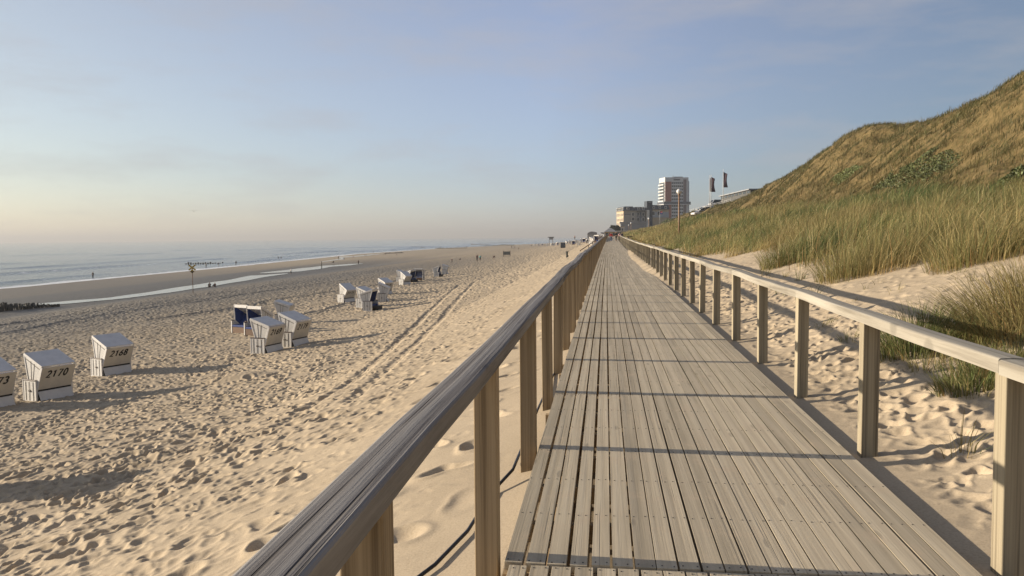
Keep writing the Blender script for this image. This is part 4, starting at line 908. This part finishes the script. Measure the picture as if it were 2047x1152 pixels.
for k, (x, y, h, tp, lg, ps, lb) in enumerate([(1103.5, 491.5, 6, DK, BK, 'stand', 'dark figure standing before the far crowd of beach chairs'), (1112.5, 491.5, 8, WH, WH, 'stand', 'person all in white among the far beach chairs'), (1147.5, 488.5, 9, WH, WH, 'walk', 'person in white walking between far chairs left of the boardwalk railing'),
        (1149, 480, 6, (.35, .14, .07), BK, 'stand', 'person with orange brown top standing behind far chairs'), (1167.5, 484, 9, NV, BK, 'stand', 'person in navy clothes beside the far chairs'), (1174, 487.5, 13, WH, BK, 'bend', 'person in white shirt and black trousers bending over near the railing'), (1158, 485, 6, BK, DK, 'stand', 'dark figure standing close behind the person in white')]):
    person(x, y, h, ps, tp, lg, 200 + 30 * k, lb, D=185)

# ------------------------------------------------------------------ beach furniture
yel_m = plain('yellow_paint', (.52, .33, .04), .5, .1, 10); rust_m = plain('rusty_steel', (.14, .075, .04), .7, .3, 20, metal=.3); grn_m = plain('grey_green_bin', (.05, .058, .052), .5, .2, 10)
stake_m = wood('tarred_stake', (.10, .09, .07), (.06, .055, .045), (.03, .027, .022), 'z', .8, 12)
p, dep = at_ground(386, 587); k = dep / F
root = empty('warning_sign', p, R(15), 'yellow cross and diamond warning sign on a thin pole on the beach', 'sign')
H = 58 * k
MB().tube([(0, 0, -.3), (0, 0, H * .93)], .045, 8).build('pole', rust_m, root)
c = MB(); zc = H - 6 * k
for s in (-1, 1):
    c.beam((-s * 6.5 * k, -.06, zc - 5 * k), (s * 6.5 * k, -.06 - .012 * s, zc + 5 * k), .05, 2.8 * k, 0, Vector((0, 1, 0)).cross(Vector((s * 6.5, 0, 5)).normalized()))
c.build('cross', yel_m, root)
c = MB(); zz = H - 13.5 * k; a = 4.6 * k; c.prism([(0, zz - a), (a, zz), (0, zz + a), (-a, zz)], 'y', -.07, -.045); dm = c.build('diamond', yel_m, root)
c = MB(); c.prism([(0, zz - a * .85), (a * .85, zz), (-a * .85, zz)], 'y', -.076, -.0705); c.build('emblem', black_m, dm)
# notice board between two posts
p, dep = at_ground(1013, 513); k = dep / F
root = empty('notice_board', p, R(-8), 'grey notice board between two dark posts in the middle of the beach', 'notice board')
for s in (-1, 1): MB().box((s * 7 * k, 0, 5 * k), (.9 * k, .9 * k, 13 * k)).build('post', stake_m, root)
MB().box((0, -.05, 6.6 * k), (13 * k, .06, 6.6 * k)).build('board', plain('slate_board', (.07, .075, .07), .6, .3, 3), root); MB().box((0, 0, .9 * k), (13.4 * k, .1, .7 * k)).build('crossbar', stake_m, root)
p, dep = place(1125.5, 496, 160); k = dep / F
root = empty('notice_board', p, R(12), 'slate blue tilted panel standing before the far white beach chairs', 'notice board')
MB().box((0, 0, 6.2 * k), (10 * k, .08, 9 * k)).build('board', plain('blue_grey_board', (.07, .085, .105), .5, .2, 3), root)
MB().box((0, .05, 1.2 * k), (9.5 * k, .14, 2.2 * k)).build('foot', black_m, root)
p, dep = at_ground(1133.5, 515); k = dep / F
root = empty('litter_bin', p, R(10), 'dark grey green litter bin on the sand beside the boardwalk', 'litter bin')
MB().box((0, 0, 5.2 * k), (3.4 * k, 3.4 * k, 12 * k), 0, None, 1.1).build('body', grn_m, root, .03); MB().box((.2 * k, 0, 11.6 * k), (5.4 * k, 4.4 * k, 1.2 * k)).build('lid', grn_m, root); MB().box((2.2 * k, 0, 3.0 * k), (1.6 * k, 2 * k, 2.6 * k)).build('bracket', grn_m, root)
# wooden stakes of the near groyne
rg_ = random.Random(4); kk = 0
xs = []
x = -14.0
while x < 118: xs.append(x); x += rg_.uniform(2.1, 3.6)
for i, x in enumerate(xs):
    yb = 622 - 10.5 * (max(x, 0) / 118) ** .85 + (4 * -x / 60 if x < 0 else 0); p, dep = at_ground(x, yb + 1.5); h = (18 - 13 * max(x, 0) / 118) * rg_.uniform(.75, 1.1) * dep / F
    b = MB(); b.tube([(0, 0, -.4), (rg_.uniform(-.03, .03), 0, h * .5), (rg_.uniform(-.05, .05), 0, h)], [.12, .115, .10], 8); o = b.build('groyne_post', stake_m); o.location = p; o.rotation_euler.z = rg_.uniform(0, 6)
    tag(o, 'dark wooden stake in the short groyne row at the left picture edge', 'groyne post', 'stakes of the groyne row at the left picture edge')
def groyne(pa, pb, label, h=.7, step=.9):
    a, _ = at_ground(*pa); b, _ = at_ground(*pb); L = (b - a).length; n = int(L / step); m = MB(); rr = random.Random(int(pa[0]))
    for i in range(n):
        q = a.lerp(b, i / n); z = max(gz(q.x, q.y), -.1); hh = h * rr.uniform(.5, 1.2); m.tube([(q.x, q.y, z - .5), (q.x, q.y, z + hh)], [.42, .34], 6)
    tag(m.build('groyne', stake_m), label, 'groyne')
groyne((372, 535), (450, 531), 'low dark groyne running into the sea behind the yellow cross sign', .8)
groyne((770, 507.5), (808, 506), 'short dark groyne beside tiny figures at the far water line', .6)
groyne((822, 498.6), (852, 498), 'thin dark groyne at the far water line, left of the longest groyne', .6, 1.5)
groyne((870, 497.6), (934, 496.6), 'thin dark groyne left of the long double groyne', .6, 1.5)
groyne((942, 493.2), (1028, 491.2), 'long dark groyne low on the horizon, nearer of two', .9, 1.6)
groyne((958, 490.4), (1045, 488.2), 'long dark groyne low on the horizon, farther of two', .8, 2.2)
b = MB(); p, dep = at_ground(643, 537); k = dep / F; b.tube([(0, 0, -.3), (.02, 0, 7 * k), (0, 0, 15 * k)], [.13, .12, .10], 8); o = b.build('marker_post', stake_m); o.location = p; tag(o, 'slim dark marker post standing in the small bright tidal pool', 'post')
# stair handrail left of the railing
b = MB(); q0, _ = at_ground(1160, 503); q1, d1 = at_ground(1185, 489)
a0 = q0 + Vector((0, 0, .15)); a1 = at_depth(1203, 472.5, 150); root = empty('stair_rail', q0, 0, 'thin brown wooden handrail climbing beside the far end of the railing', 'handrail')
b.beam(a0 - q0, a1 - q0, .10, .12); b.build('handrail', wbrown_m, root)
b = MB()
for t in (.0, .35, .7, 1.0):
    q = a0.lerp(a1, t); g = gz(q.x, q.y); o = MB(); o.beam((q.x - q0.x, q.y - q0.y, min(g, q.z) - .3 - q0.z), (q.x - q0.x, q.y - q0.y, q.z - .02 - q0.z), .09, .09, 0, Vector((0, 1, 0))); o.build('post', wbrown_m, root)
# low wooden fence on the dune sand at the far end
p, dep = place(1262, 478.5, 130); k = dep / F; root = empty('low_fence', p, 0, 'low dark wooden fence on the sand behind the far dune-side railing', 'fence')
for dx, hh in ((-6, 5), (4.5, 7.5)): MB().box((dx * k, 0, hh * k / 2 - .2), (1.6 * k, 1.4 * k, hh * k + .4)).build('post', stake_m, root)
MB().beam((-9 * k, 0, 5 * k), (4.5 * k, 0, 5.6 * k), .12, .16).build('rail', stake_m, root); MB().beam((-6 * k, .1, 1.2 * k), (20 * k, -1.5, -2.0 * k), .12, .14).build('beam', stake_m, root)
# gull
g = empty('gull', at_depth(387.5, 422.5, 115), R(30), 'small white gull flying over the sea at the left', 'gull')
b = MB(); b.lathe((0, 0, 0), [(.0, -.22), (.04, -.17), (.07, -.03), (.055, .10), (.035, .17), (.0, .22)], 10); bo = b.build('body', plain('white_feather', (.6, .6, .6), .7, .05, 10), g); bo.rotation_euler = (R(80), 0, 0)
for s in (-1, 1):
    w = MB(); w.add([(0, -.09, .02), (0, .08, .02), (s * .28, .06, .17), (s * .28, -.09, .17), (s * .62, .10, .06), (s * .60, .04, .06)], [(0, 1, 2, 3), (3, 2, 4, 5)] if s > 0 else [(3, 2, 1, 0), (5, 4, 2, 3)]); o = w.build('wing', plain('grey_wing', (.3, .3, .32), .7, .1, 10), g); so = o.modifiers.new('solid', 'SOLIDIFY'); so.thickness = .015
# ------------------------------------------------------------------ town
tw_white = plain('tower_white', (.55, .55, .53), .6, .06, .4); tw_brick = plain('tower_brick', (.29, .085, .055), .8, .12, .6); glass_m = plain('window_glass', (.035, .045, .055), .15, .3, .35); dk_band = plain('dark_cladding', (.07, .08, .10), .4, .1, .5)
slate_m = plain('roof_slate', (.035, .048, .065), .6, .2, 1.2); cream_m = plain('cream_render', (.46, .35, .215), .8, .08, .5); grey_r = plain('grey_shade_render', (.33, .305, .26), .8, .08, .5); blue_r = plain('shaded_blue_render', (.21, .23, .26), .8, .08, .5); wht_r = plain('white_render', (.62, .58, .50), .7, .06, .5)  # the hotel front's shade is mixed into its grey and blue tones
greyroof = plain('grey_roof', (.25, .25, .25), .7, .1, .4); shrub_m = plain('hedge_leaf', (.035, .05, .025), .8, .4, 2)
def tower():
    D = 700; k = D / F; c = at_depth(1352.5, 471, D); zb = ZE + 3; root = empty('apartment_tower', (c.x, c.y, zb), R(15.5), 'tall white and brick red apartment tower with dark floor band above the hotel', 'tower')
    Hh = c.z + (471 - 355.5) * k - zb; Wd = 21.5; Dp = 15.0; bw = MB(); bw.box((0, Dp / 2, Hh / 2), (Wd, Dp, Hh)); bw.build('wall', tw_white, root)
    fl = 6.5 * k; ztop = Hh - 3.8; band = Hh - (705 - 240) / 9.6 * k - 1.0
    x0 = -Wd / 2
    for a, b, z0, z1 in ((.012, .27, band + 1.2, ztop), (.012, .27, 0, band - 1.2)):
        p = MB(); p.box((x0 + Wd * (a + b) / 2, -.10, (z0 + z1) / 2), (Wd * (b - a), .22, z1 - z0)); p.build('brick_panel', tw_brick, root)
    p = MB(); p.box((x0 + Wd * .845, -.10, Hh / 2 - .9), (Wd * .125, .22, Hh - 1.8)); p.build('brick_panel', plain('tower_brick_dark', (.17, .13, .13), .8, .1, .6), root)
    z = ztop - .3; i = 0
    while z > 2:
        if abs(z - band) > 1.4:
            w = MB(); w.box((x0 + Wd * .525, -.05, z - .85), (Wd * .475, .16, 1.5)); wo = w.build('window_band', glass_m, root)
            m = MB()
            for q in (.36, .44, .53, .62, .70): m.box((x0 + Wd * q, -.16, z - .85), (.28, .1, 1.5))
            m.build('mullion', tw_white, wo)
            s = MB(); s.box((-Wd / 2 - .05, Dp * .52, z - .85), (.14, Dp * .88, 1.45)); s.build('window_band', glass_m, root)
            bl = MB(); bl.box((-Wd / 2 - .65, Dp * .52, z - 2.2), (1.2, Dp * .9, 1.15)); bl.build('balcony', tw_white, root)
            sp = MB(); sp.box((x0 + Wd * .525, -.14, z - 2.2), (Wd * .485, .26, 1.15)); sp.build('balcony', tw_white, root)
        z -= fl
    b = MB(); b.box((0, Dp / 2 - .2, band), (Wd + 3.2, Dp + 2.4, 2.0)); b.build('restaurant_floor', dk_band, root)
    b = MB(); b.box((0, Dp / 2 - .2, band - 1.35), (Wd + 3.6, Dp + 2.8, .6)); b.build('ledge', tw_white, root)
    b = MB(); b.box((x0 + Wd * .50, -.12, Hh - 2.0), (Wd * .27, .2, 1.3)); b.build('sign_window', dk_band, root)
    b = MB(); b.box((2.5, 6, Hh + .35), (8, 6, .9)); b.build('roof_plant', dk_band, root)
    b = MB(); b.tube([(-2.3, 3, Hh), (-2.3, 3, Hh + 1.8)], .25, 8); b.build('aerial', dk_band, root)
    b = MB(); b.box((Wd / 2 + .5, Dp * .5, Hh / 2 - 1.6), (1.0, Dp * .9, Hh - 3.2)); b.build('glazed_bay', plain('bay_glass', (.25, .30, .36), .3, .1, .5), root)
tower()
def hotel():
    D = 470; k = D / F; c = at_depth(1247, 471, D); zb = ZE + .5; root = empty('hotel', (c.x, c.y, zb), R(13), 'cream hotel with dark mansard roof and dormers below the apartment tower', 'hotel')
    def Z(y): return ZE + (472.5 - y) * k - zb
    S = 1 / math.cos(R(15)); X = lambda px: (px - 1247) * k * S
    e = Z(422); t = Z(413.7); L = 17.0
    MB().box((X(1260), L / 2, e / 2), (X(1273.2) - .0, L, e)).build('wall', grey_r, root)  # shaded front painted grey; the sunlit side gets a cream skin
    w = MB(); w.box((-.08, L / 2, e / 2), (.2, L - .1, e)); w.build('sea_front_wall', cream_m, root)
    w = MB(); w.box((X(1280.5), L / 2 + 1.2, e / 2), (X(1247 + 18), L - 1, e - .1)); w.build('wall', blue_r, root)
    def mans(x0, x1, y0, y1, z0, z1, ins=.9, nm='roof'):
        b = MB(); A = [(x0, y0, z0), (x1, y0, z0), (x1, y1, z0), (x0, y1, z0), (x0 + ins, y0 + ins, z1), (x1 - ins, y0 + ins, z1), (x1 - ins, y1 - ins, z1), (x0 + ins, y1 - ins, z1)]
        b.add(A, [(0, 3, 2, 1), (4, 5, 6, 7), (0, 1, 5, 4), (1, 2, 6, 5), (2, 3, 7, 6), (3, 0, 4, 7)]); return b.build(nm, slate_m, root)
    r1 = mans(-.5, X(1268), -.5, L, e + .02, t); r2 = mans(X(1268) + .02, X(1291), .5, L, e - .05, t - .25)
    co = MB(); co.box((X(1269) - .3, L / 2 - .3, e - .12), (X(1269 + 22) + .6, L + 1, .22)); co.build('cornice', plain('cornice_grey', (.30, .27, .22), .7, .08, 1), root)
    def win(x, z, w_, h, y=-.03, par=root, dx=0):
        f = MB(); f.box((x, y - .05, z), (w_ + .5, .12, h + .5)); fo = f.build('window', wht_r, par); g = MB(); g.box((x, y - .09, z), (w_, .12, h)); g.build('pane', glass_m, fo)
    for z in (Z(429.5), Z(439)): win(X(1265), z, 1.2, 1.7)
    for px_ in (1276, 1286):
        for z in (Z(429.5), Z(439.5)): win(X(px_), z, 1.3, 1.7, .68)
    s = MB(); s.box((X(1254.5), -.06, Z(429.3)), (X(1247 + 13), .12, .5)); s.build('sign_band', plain('hotel_sign_grey', (.12, .12, .125), .5, .1, 2), root)
    for r_, lst, yy in ((r1, (1255,), -.2), (r2, (1277, 1286), .8)):
        for px_ in lst:
            d = MB(); d.box((X(px_), yy + .5, e + 1.1), (1.5, 1.6, 1.5)); do = d.build('dormer', wht_r, root); g = MB(); g.box((X(px_), yy - .32, e + 1.05), (.95, .1, 1.0)); g.build('pane', glass_m, do)
    for i in range(5):
        y = 1.6 + i * 3.3
        for z in (Z(430), Z(440), Z(449)):
            f = MB(); f.box((-.2, y, z), (.12, 1.7, 2.2)); fo = f.build('window', wht_r, root); g = MB(); g.box((-.25, y, z), (.1, 1.2, 1.7)); g.build('pane', glass_m, fo)
        d = MB(); d.box((.1, y, e + 1.1), (1.3, 1.5, 1.5)); do = d.build('dormer', wht_r, root); g = MB(); g.box((-.58, y, e + 1.05), (.1, .9, 1.0)); g.build('pane', glass_m, do)
    # slate stair block and right wing
    MB().box((X(1298.5), 3.2, Z(403) / 2), (X(1247 + 11), 6, Z(403))).build('stair_block', slate_m, root)
    g = MB(); g.box((X(1299.5), .15, Z(405.5)), (2.2, .12, .7)); g.build('stair_window', plain('pale_glass', (.16, .18, .20), .3, .1, 1), root)
    MB().box((X(1294.5), 1.2, Z(421) / 2), (X(1247 + 5), 4, Z(421))).build('bay', wht_r, root)
    MB().box((X(1317.5), 5.0, Z(420) / 2), (X(1247 + 38), 9, Z(420))).build('wing_wall', cream_m, root)
    b = MB(); b.box((X(1318), .42, Z(430.5)), (X(1247 + 37), .14, Z(430) - Z(441))); b.build('wing_front', plain('blue_grey_render', (.36, .37, .37), .8, .06, 1), root)
    mans(X(1299.5), X(1338.5), 0.1, 9.5, Z(420) + .02, Z(411), .8)
    for px_ in (1306.5, 1318.5, 1330.5):
        d = MB(); d.box((X(px_), .9, Z(420) + 1.2), (1.35, 1.4, 1.5)); do = d.build('dormer', wht_r, root); g = MB(); g.box((X(px_), .17, Z(420) + 1.15), (.85, .1, .95)); g.build('pane', glass_m, do)
    for px_ in (1305.5, 1317): win(X(px_), Z(427.5), 1.7, 2.0, .32)
    b = MB(); b.box((X(1251.5), -1.2, Z(449)), (X(1247 + 9), 2.6, 1.5)); b.build('terrace_wall', cream_m, root)
hotel()
def low_building(px0, px1, ytop, ybot, D, wm, rm, label, name='low_building', roof='flat', depth=8, eave=.25, cat='building', zbase=None, win_n=0, rz=0):
    k = D / F; c = at_depth((px0 + px1) / 2, 471, D); zt = c.z + (471 - ytop) * k; zb_ = min(c.z + (471 - ybot) * k, gz(c.x, c.y)) - .5; W_ = (px1 - px0) * k; root = empty(name, (c.x, c.y, zb_), R(rz), label, cat); Hh = zt - zb_
    rh = {'flat': .35, 'hip': Hh * 0, 'dome': 0}.get(roof, .3)
    hw = (c.z + (471 - (ytop + (ybot - ytop) * (.42 if roof == 'hip' else .55 if roof == 'dome' else .15))) * k) - zb_
    MB().box((0, depth / 2, hw / 2), (W_ * (.86 if roof == 'hip' else .96), depth, hw)).build('wall', wm, root)
    if roof == 'flat': MB().box((0, depth / 2, (hw + Hh) / 2), (W_ * 1.03, depth + .6, Hh - hw)).build('roof', rm, root)
    elif roof == 'hip':
        b = MB(); x, y0, y1 = W_ / 2, -.8, depth + .8; b.add([(-x, y0, hw), (x, y0, hw), (x, y1, hw), (-x, y1, hw), (-x * .15, depth * .45, Hh), (x * .15, depth * .45, Hh), (x * .15, depth * .55, Hh), (-x * .15, depth * .55, Hh)], [(0, 3, 2, 1), (4, 5, 6, 7), (0, 1, 5, 4), (1, 2, 6, 5), (2, 3, 7, 6), (3, 0, 4, 7)]); b.build('roof', rm, root)
    elif roof == 'dome':
        pr = [(-W_ / 2 * math.cos(a), hw + (Hh - hw) * math.sin(a)) for a in np.linspace(0, math.pi * .62, 9)] + [(W_ / 2 * .95, hw + (Hh - hw) * .7), (W_ / 2, hw)]
        MB().prism(pr[::-1], 'y', -.2, depth).build('roof', rm, root)
    for i in range(win_n):
        x = W_ * .8 * ((i + .5) / win_n - .5); f = MB(); f.box((x, -.05, hw * .62), (W_ * .5 / win_n, .14, hw * .4)); f.build('window', glass_m, root)
    return root
low_building(1240, 1293, 443.5, 462, 430, greyroof, greyroof, 'long grey roofed hall in front of the hotel', 'hall', 'flat', 14)
low_building(1221, 1249, 453, 460, 400, wht_r, cream_m, 'low cream building below the hotel sea front', 'low_building', 'flat', 8, win_n=5)
low_building(1207, 1233, 456, 474, 320, cream_m, greyroof, 'small pavilion with grey hipped roof at the end of the boardwalk', 'pavilion', 'hip', 6, cat='pavilion', win_n=3)
low_building(1201, 1209.5, 465, 476, 290, wht_r, slate_m, 'small kiosk with dark roof left of the pavilion', 'kiosk', 'flat', 3, cat='kiosk')
low_building(1228, 1258, 461.5, 470, 330, grey_r, wht_r, 'long white awning over the terrace right of the pavilion', 'terrace_canopy', 'flat', 5, cat='canopy', win_n=6)
low_building(1174, 1193.5, 463, 474, 480, greyroof, plain('grey_dome', (.13, .13, .14), .6, .1, .5), 'grey building with rounded roof behind the far beach chairs', 'domed_building', 'dome', 10)
def hut(px, ytop, ybot, D):
    k = D / F; c = at_depth(px, ybot, D); z0 = min(c.z, gz(c.x, c.y)) - c.z - .3; H_ = (ybot - ytop) * k; root = empty('stilt_hut', c, 0, 'lifeguard hut on stilts with flat roof on the horizon', 'hut')
    for a in (-1, 1):
        for b in (-1, 1): MB().beam((a * 3.4 * k, b * 1.2, z0), (a * 3.4 * k, b * 1.2, H_ * .35), .3, .3, 0, Vector((0, 1, 0))).build('leg', wht_r, root)
    MB().box((.6 * k, 0, H_ * .58), (8 * k, 3, H_ * .5)).build('cabin', greyroof, root); MB().box((0, 0, H_ * .91), (12.5 * k, 4, H_ * .16)).build('roof', dk_band, root)
hut(1101.5, 473.7, 482, 560)
thicket_specs = [(1226, 457.5, 395, 1.5), (1234, 457.5, 395, 1.1)]
for i, (x, y, D, w_) in enumerate(thicket_specs):
    c = at_depth(x, y, D); rg = np.random.default_rng(300 + i); n = 1500; r = rg.normal(0, 1, (n, 3)); r /= np.linalg.norm(r, axis=1)[:, None]; r *= rg.random((n, 1)) ** .4 * np.array([w_, 1.4, 1.3]); a = rg.normal(0, .35, (n, 3)); b_ = rg.normal(0, .35, (n, 3))
    V = np.stack([r - a, r + b_, r + a, r - b_], 1).reshape(-1, 3); Cc = np.repeat(np.array([.03, .04, .022]) * rg.uniform(.6, 1.5, (n, 1)), 4, 0); Cc = np.concatenate([Cc, np.ones((len(Cc), 1))], 1)
    o = mesh_np('hedge', V, np.arange(n)[:, None] * 4 + np.arange(4), None, {'col': ('FLOAT_COLOR', Cc)}, [rose_m]); o.location = c + Vector((0, 0, 0)); tag(o, ['dark round hedge above the pavilion roof', 'smaller dark hedge right of the round one'][i], 'hedge', 'hedges at the low cream building')
# lamps
lamp_m = plain('tan_lamp_post', (.25, .15, .09), .6, .1, 6); globe_m = plain('white_globe', (.62, .61, .58), .25, .03, 5)
def lamp(px, ytop, ybot, D, label, rg_=.26):
    k = D / F; top = at_depth(px, ytop, D); g = min(at_depth(px, ybot, D).z, gz(top.x, top.y)) - .4; root = empty('street_lamp', (top.x, top.y, g), 0, label, 'street lamp', 'globe lamps along the dune'); H_ = top.z - g
    MB().tube([(0, 0, 0), (.0, 0, H_ - 2 * rg_)], [.085, .07], 10).build('post', lamp_m, root)
    pr = [(max(rg_ * math.sin(a), .001), H_ - rg_ - rg_ * math.cos(a)) for a in np.linspace(0.05, math.pi - .02, 12)]; MB().lathe((0, 0, 0), pr, 18).build('globe', globe_m, root)
    MB().lathe((0, 0, H_ - 2 * rg_ - .1), [(.07, 0), (.12, .04), (.12, .12), (.05, .14)], 12).build('collar', lamp_m, root)
lamp(1357.5, 377.8, 446, 78, 'globe lamp on tall tan post, nearest one, in front of the tower')
lamp(1297, 435.3, 453, 200, 'globe lamp on the dune edge in front of the hotel', .27)
lamp(1261.5, 444.8, 458.5, 300, 'globe lamp before the grey hall, taller of two small ones', .3)
lamp(1257, 449, 459, 320, 'globe lamp before the grey hall, lower of two small ones', .26)
# flags
flag_m = plain('plum_flag', (.085, .045, .055), .8, .25, 1.4); pole_m = plain('white_pole', (.62, .62, .60), .4, .04, 4)
def flagpole(px, ytop, ybot, D, fl, label, fm=flag_m, fy0=.08, fh=.48, fw=.9, seed=1):
    k = D / F; top = at_depth(px, ytop, D); zb_ = min(at_depth(px, ybot, D).z, gz(top.x, top.y)) - .3; root = empty('flagpole', (top.x, top.y, zb_), 0, label, 'flagpole', 'flagpoles on the dune top'); H_ = top.z - zb_
    MB().tube([(0, 0, 0), (0, 0, H_)], [.09, .055], 8).build('pole', pole_m, root); MB().lathe((0, 0, H_), [(.02, -.03), (.08, .04), (.06, .10), (.0, .14)], 8).build('finial', pole_m, root)
    Hv = (ybot - ytop) * k; z1 = H_ - Hv * fy0; z0 = H_ - Hv * (fy0 + fh); V = []; Q = []; n, m_ = 9, 14; rr = random.Random(seed)
    for j in range(m_):
        t = j / (m_ - 1)
        for i in range(n):
            s = i / (n - 1); w_ = fw * (1 - .22 * math.sin(math.pi * (1.1 * t + .1)) * s); V.append((.07 + s * w_ * .92, .35 * s * math.sin(3.2 * t + 4 * s + seed), z1 + (z0 - z1) * t - .55 * s * (1 - t) * (1 if seed < 9 else .2)))
    for j in range(m_ - 1):
        for i in range(n - 1): a = j * n + i; Q.append((a, a + 1, a + n + 1, a + n))
    o = mesh_np('flag', np.array(V), np.array(Q), None, None, fm if isinstance(fm, list) else [fm], True, root); so = o.modifiers.new('solid', 'SOLIDIFY'); so.thickness = .02
    return o
flagpole(1446, 340, 407, 205, 0, 'white flagpole with plum coloured banner, right and tallest of three', fy0=.06, fh=.46, fw=1.1, seed=1)
flagpole(1421.5, 350.5, 408, 215, 0, 'white flagpole with plum coloured banner, middle of three', fy0=.06, fh=.52, fw=1.1, seed=2)
flagpole(1418.5, 352, 408, 225, 0, 'white flagpole half hidden behind the middle flagpole', fy0=.06, fh=.5, fw=.5, seed=3)
def tri_flag():
    m, n, l, b = new_mat('tricolour_flag'); tcn = n.new('ShaderNodeTexCoord'); s = n.new('ShaderNodeSeparateXYZ'); l.new(tcn.outputs['Generated'], s.inputs[0]); r = ramp(n, [(.0, (.02, .03, .16)), (.42, (.02, .03, .16)), (.5, (.4, .03, .03))]); l.new(s.outputs['Z'], r.inputs['Fac']); l.new(r.outputs['Color'], b.inputs['Base Color']); b.inputs['Roughness'].default_value = .8; return m
flagpole(1319, 421, 436, 440, 0, 'small white flagpole with red and blue flag before the hotel wing', tri_flag(), .08, .42, 1.6, 12)
# cars and the long low shed on the dune top
tyre_m = plain('tyre_rubber', (.015, .015, .015), .8, .1, 10)
def car(px, py, D, heading, paint, label, van=False):
    p = at_depth(px, py, D); p.z = gz(p.x, p.y); root = empty('parked_car', p, math.pi - R(heading), label, 'van' if van else 'car', 'cars parked on the dune top')
    if van: side = [(-2.3, .35), (2.3, .35), (2.3, 2.1), (-1.3, 2.1), (-1.9, 1.2), (-2.3, 1.05)]; cab = [(-1.75, 1.2), (-1.28, 1.98), (2.1, 1.98), (2.1, 1.2)]; w_ = 1.9
    else: side = [(-2.1, .32), (2.1, .32), (2.12, .85), (1.9, .95), (1.35, 1.42), (-.35, 1.44), (-1.05, .98), (-1.95, .85), (-2.12, .6)]; cab = [(-.9, .98), (-.3, 1.38), (1.28, 1.36), (1.7, .96)]; w_ = 1.72
    b = MB(); b.prism(side, 'x', -w_ / 2, w_ / 2); b.build('body', paint, root, .06)
    for s in (-1, 1): b = MB(); b.prism(cab, 'x', s * w_ / 2 - .0 if s < 0 else s * w_ / 2, s * (w_ / 2 + .012)); b.build('side_window', glass_m, root)
    A, B = (side[-3], side[-4]) if not van else (side[4], side[3]); b = MB(); b.beam((0, A[0] - .012, A[1] + .06), (0, B[0] - .012, B[1] - .05), w_ * .84, .03, 0, Vector((0, -.8, .6))); b.build('windscreen', glass_m, root)
    for s in (-1, 1): b = MB(); b.box((s * w_ * .36, side[-1][0] - .01, .72), (.32, .06, .16)); b.build('headlight', wht_r, root)
    for sx in (-1, 1):
        for y in (-1.3, 1.3):
            b = MB(); b.lathe((0, 0, 0), [(.0, -.1), (.30, -.1), (.33, -.06), (.33, .06), (.30, .1), (.0, .1)], 16); o = b.build('wheel', tyre_m, root); o.location = (sx * (w_ / 2 - .07), y, .33); o.rotation_euler = (0, R(90), 0)
carw = plain('white_car_paint', (.65, .64, .62), .25, .02, 3); card = plain('dark_car_paint', (.03, .04, .05), .2, .05, 3); cars_ = plain('silver_car_paint', (.35, .36, .37), .3, .03, 3)
car(1397, 409, 222, 240, carw, 'white car with its nose to the sea, lowest on the dune top'); car(1408, 407, 226, 235, card, 'dark car parked between two white cars on the dune top')
car(1419, 404, 228, 240, carw, 'white car parked under the middle flagpoles'); car(1433, 399.5, 232, 250, cars_, 'silver van parked between the flagpoles and the long shed', True)
def shed():
    D = 215; k = D / F; a = at_depth(1441, 399, D); b = at_depth(1500, 386, 190); root = empty('long_shed', a, math.atan2(b.y - a.y, b.x - a.x), 'long low shed with pale roof at the edge of the dune top', 'shed'); L = math.hypot(b.x - a.x, b.y - a.y) ; dz = b.z - a.z
    def P(x, y, z): return (x, y, z + dz * x / L)
    def bx(x0, x1, y0, y1, z0, z1, nm, m):
        q = MB(); q.add([P(x0, y0, z0), P(x1, y0, z0), P(x1, y1, z0), P(x0, y1, z0), P(x0, y0, z1), P(x1, y0, z1), P(x1, y1, z1), P(x0, y1, z1)], [(0, 3, 2, 1), (4, 5, 6, 7), (0, 1, 5, 4), (1, 2, 6, 5), (2, 3, 7, 6), (3, 0, 4, 7)]); return q.build(nm, m, root)
    bx(0, L, 0, 3, -4.5, .75, 'wall', plain('shed_wall', (.085, .085, .08), .8, .15, 1)); bx(-.4, L + .4, -.5, 3.4, .76, 1.0, 'roof', plain('shed_roof', (.30, .31, .32), .5, .1, 1))
    for i in range(8): bx(.6 + i * L / 8, .5 + (i + .7) * L / 8, -.05, .04, .1, .6, 'window', glass_m)
shed()
def dune_fence():
    a = at_depth(1378, 425, 235); b = at_depth(1498, 394.5, 195); root = empty('dune_fence', a, 0, 'thin wire and post fence along the dune top road', 'fence'); n = 11
    for i in range(n):
        q = a.lerp(b, i / (n - 1)); g = gz(q.x, q.y); g = min(g, q.z); MB().beam((q.x - a.x, q.y - a.y, g - .3 - a.z), (q.x - a.x, q.y - a.y, q.z + .75 - a.z), .12, .12, 0, Vector((0, 1, 0))).build('post', grey_m, root)
    for h in (.35, .7): m = MB(); m.tube([(0, 0, h), tuple(b - a + Vector((0, 0, h)))], .03, 6); m.build('wire', pole_m, root)
dune_fence()
# ------------------------------------------------------------------ air
def haze():
    b = MB(); x, y0, y1 = 9000, -4000, 14000; b.box((0, (y0 + y1) / 2, (70 - 1 - 12) / 2 + 0), (2 * x, y1 - y0, 70 + 14)); m = bpy.data.materials.new('haze_air'); m.use_nodes = True; n = m.node_tree.nodes; n.remove(n['Principled BSDF']); v = n.new('ShaderNodeVolumePrincipled')
    v.inputs['Color'].default_value = (.58, .59, .60, 1); v.inputs['Density'].default_value = HAZE; v.inputs['Anisotropy'].default_value = .2; m.node_tree.links.new(v.outputs[0], n['Material Output'].inputs['Volume'])
    o = b.build('haze', m); tag(o, 'thin pale haze', None, None, 'stuff'); o.visible_shadow = True
HAZE = .00027
haze()
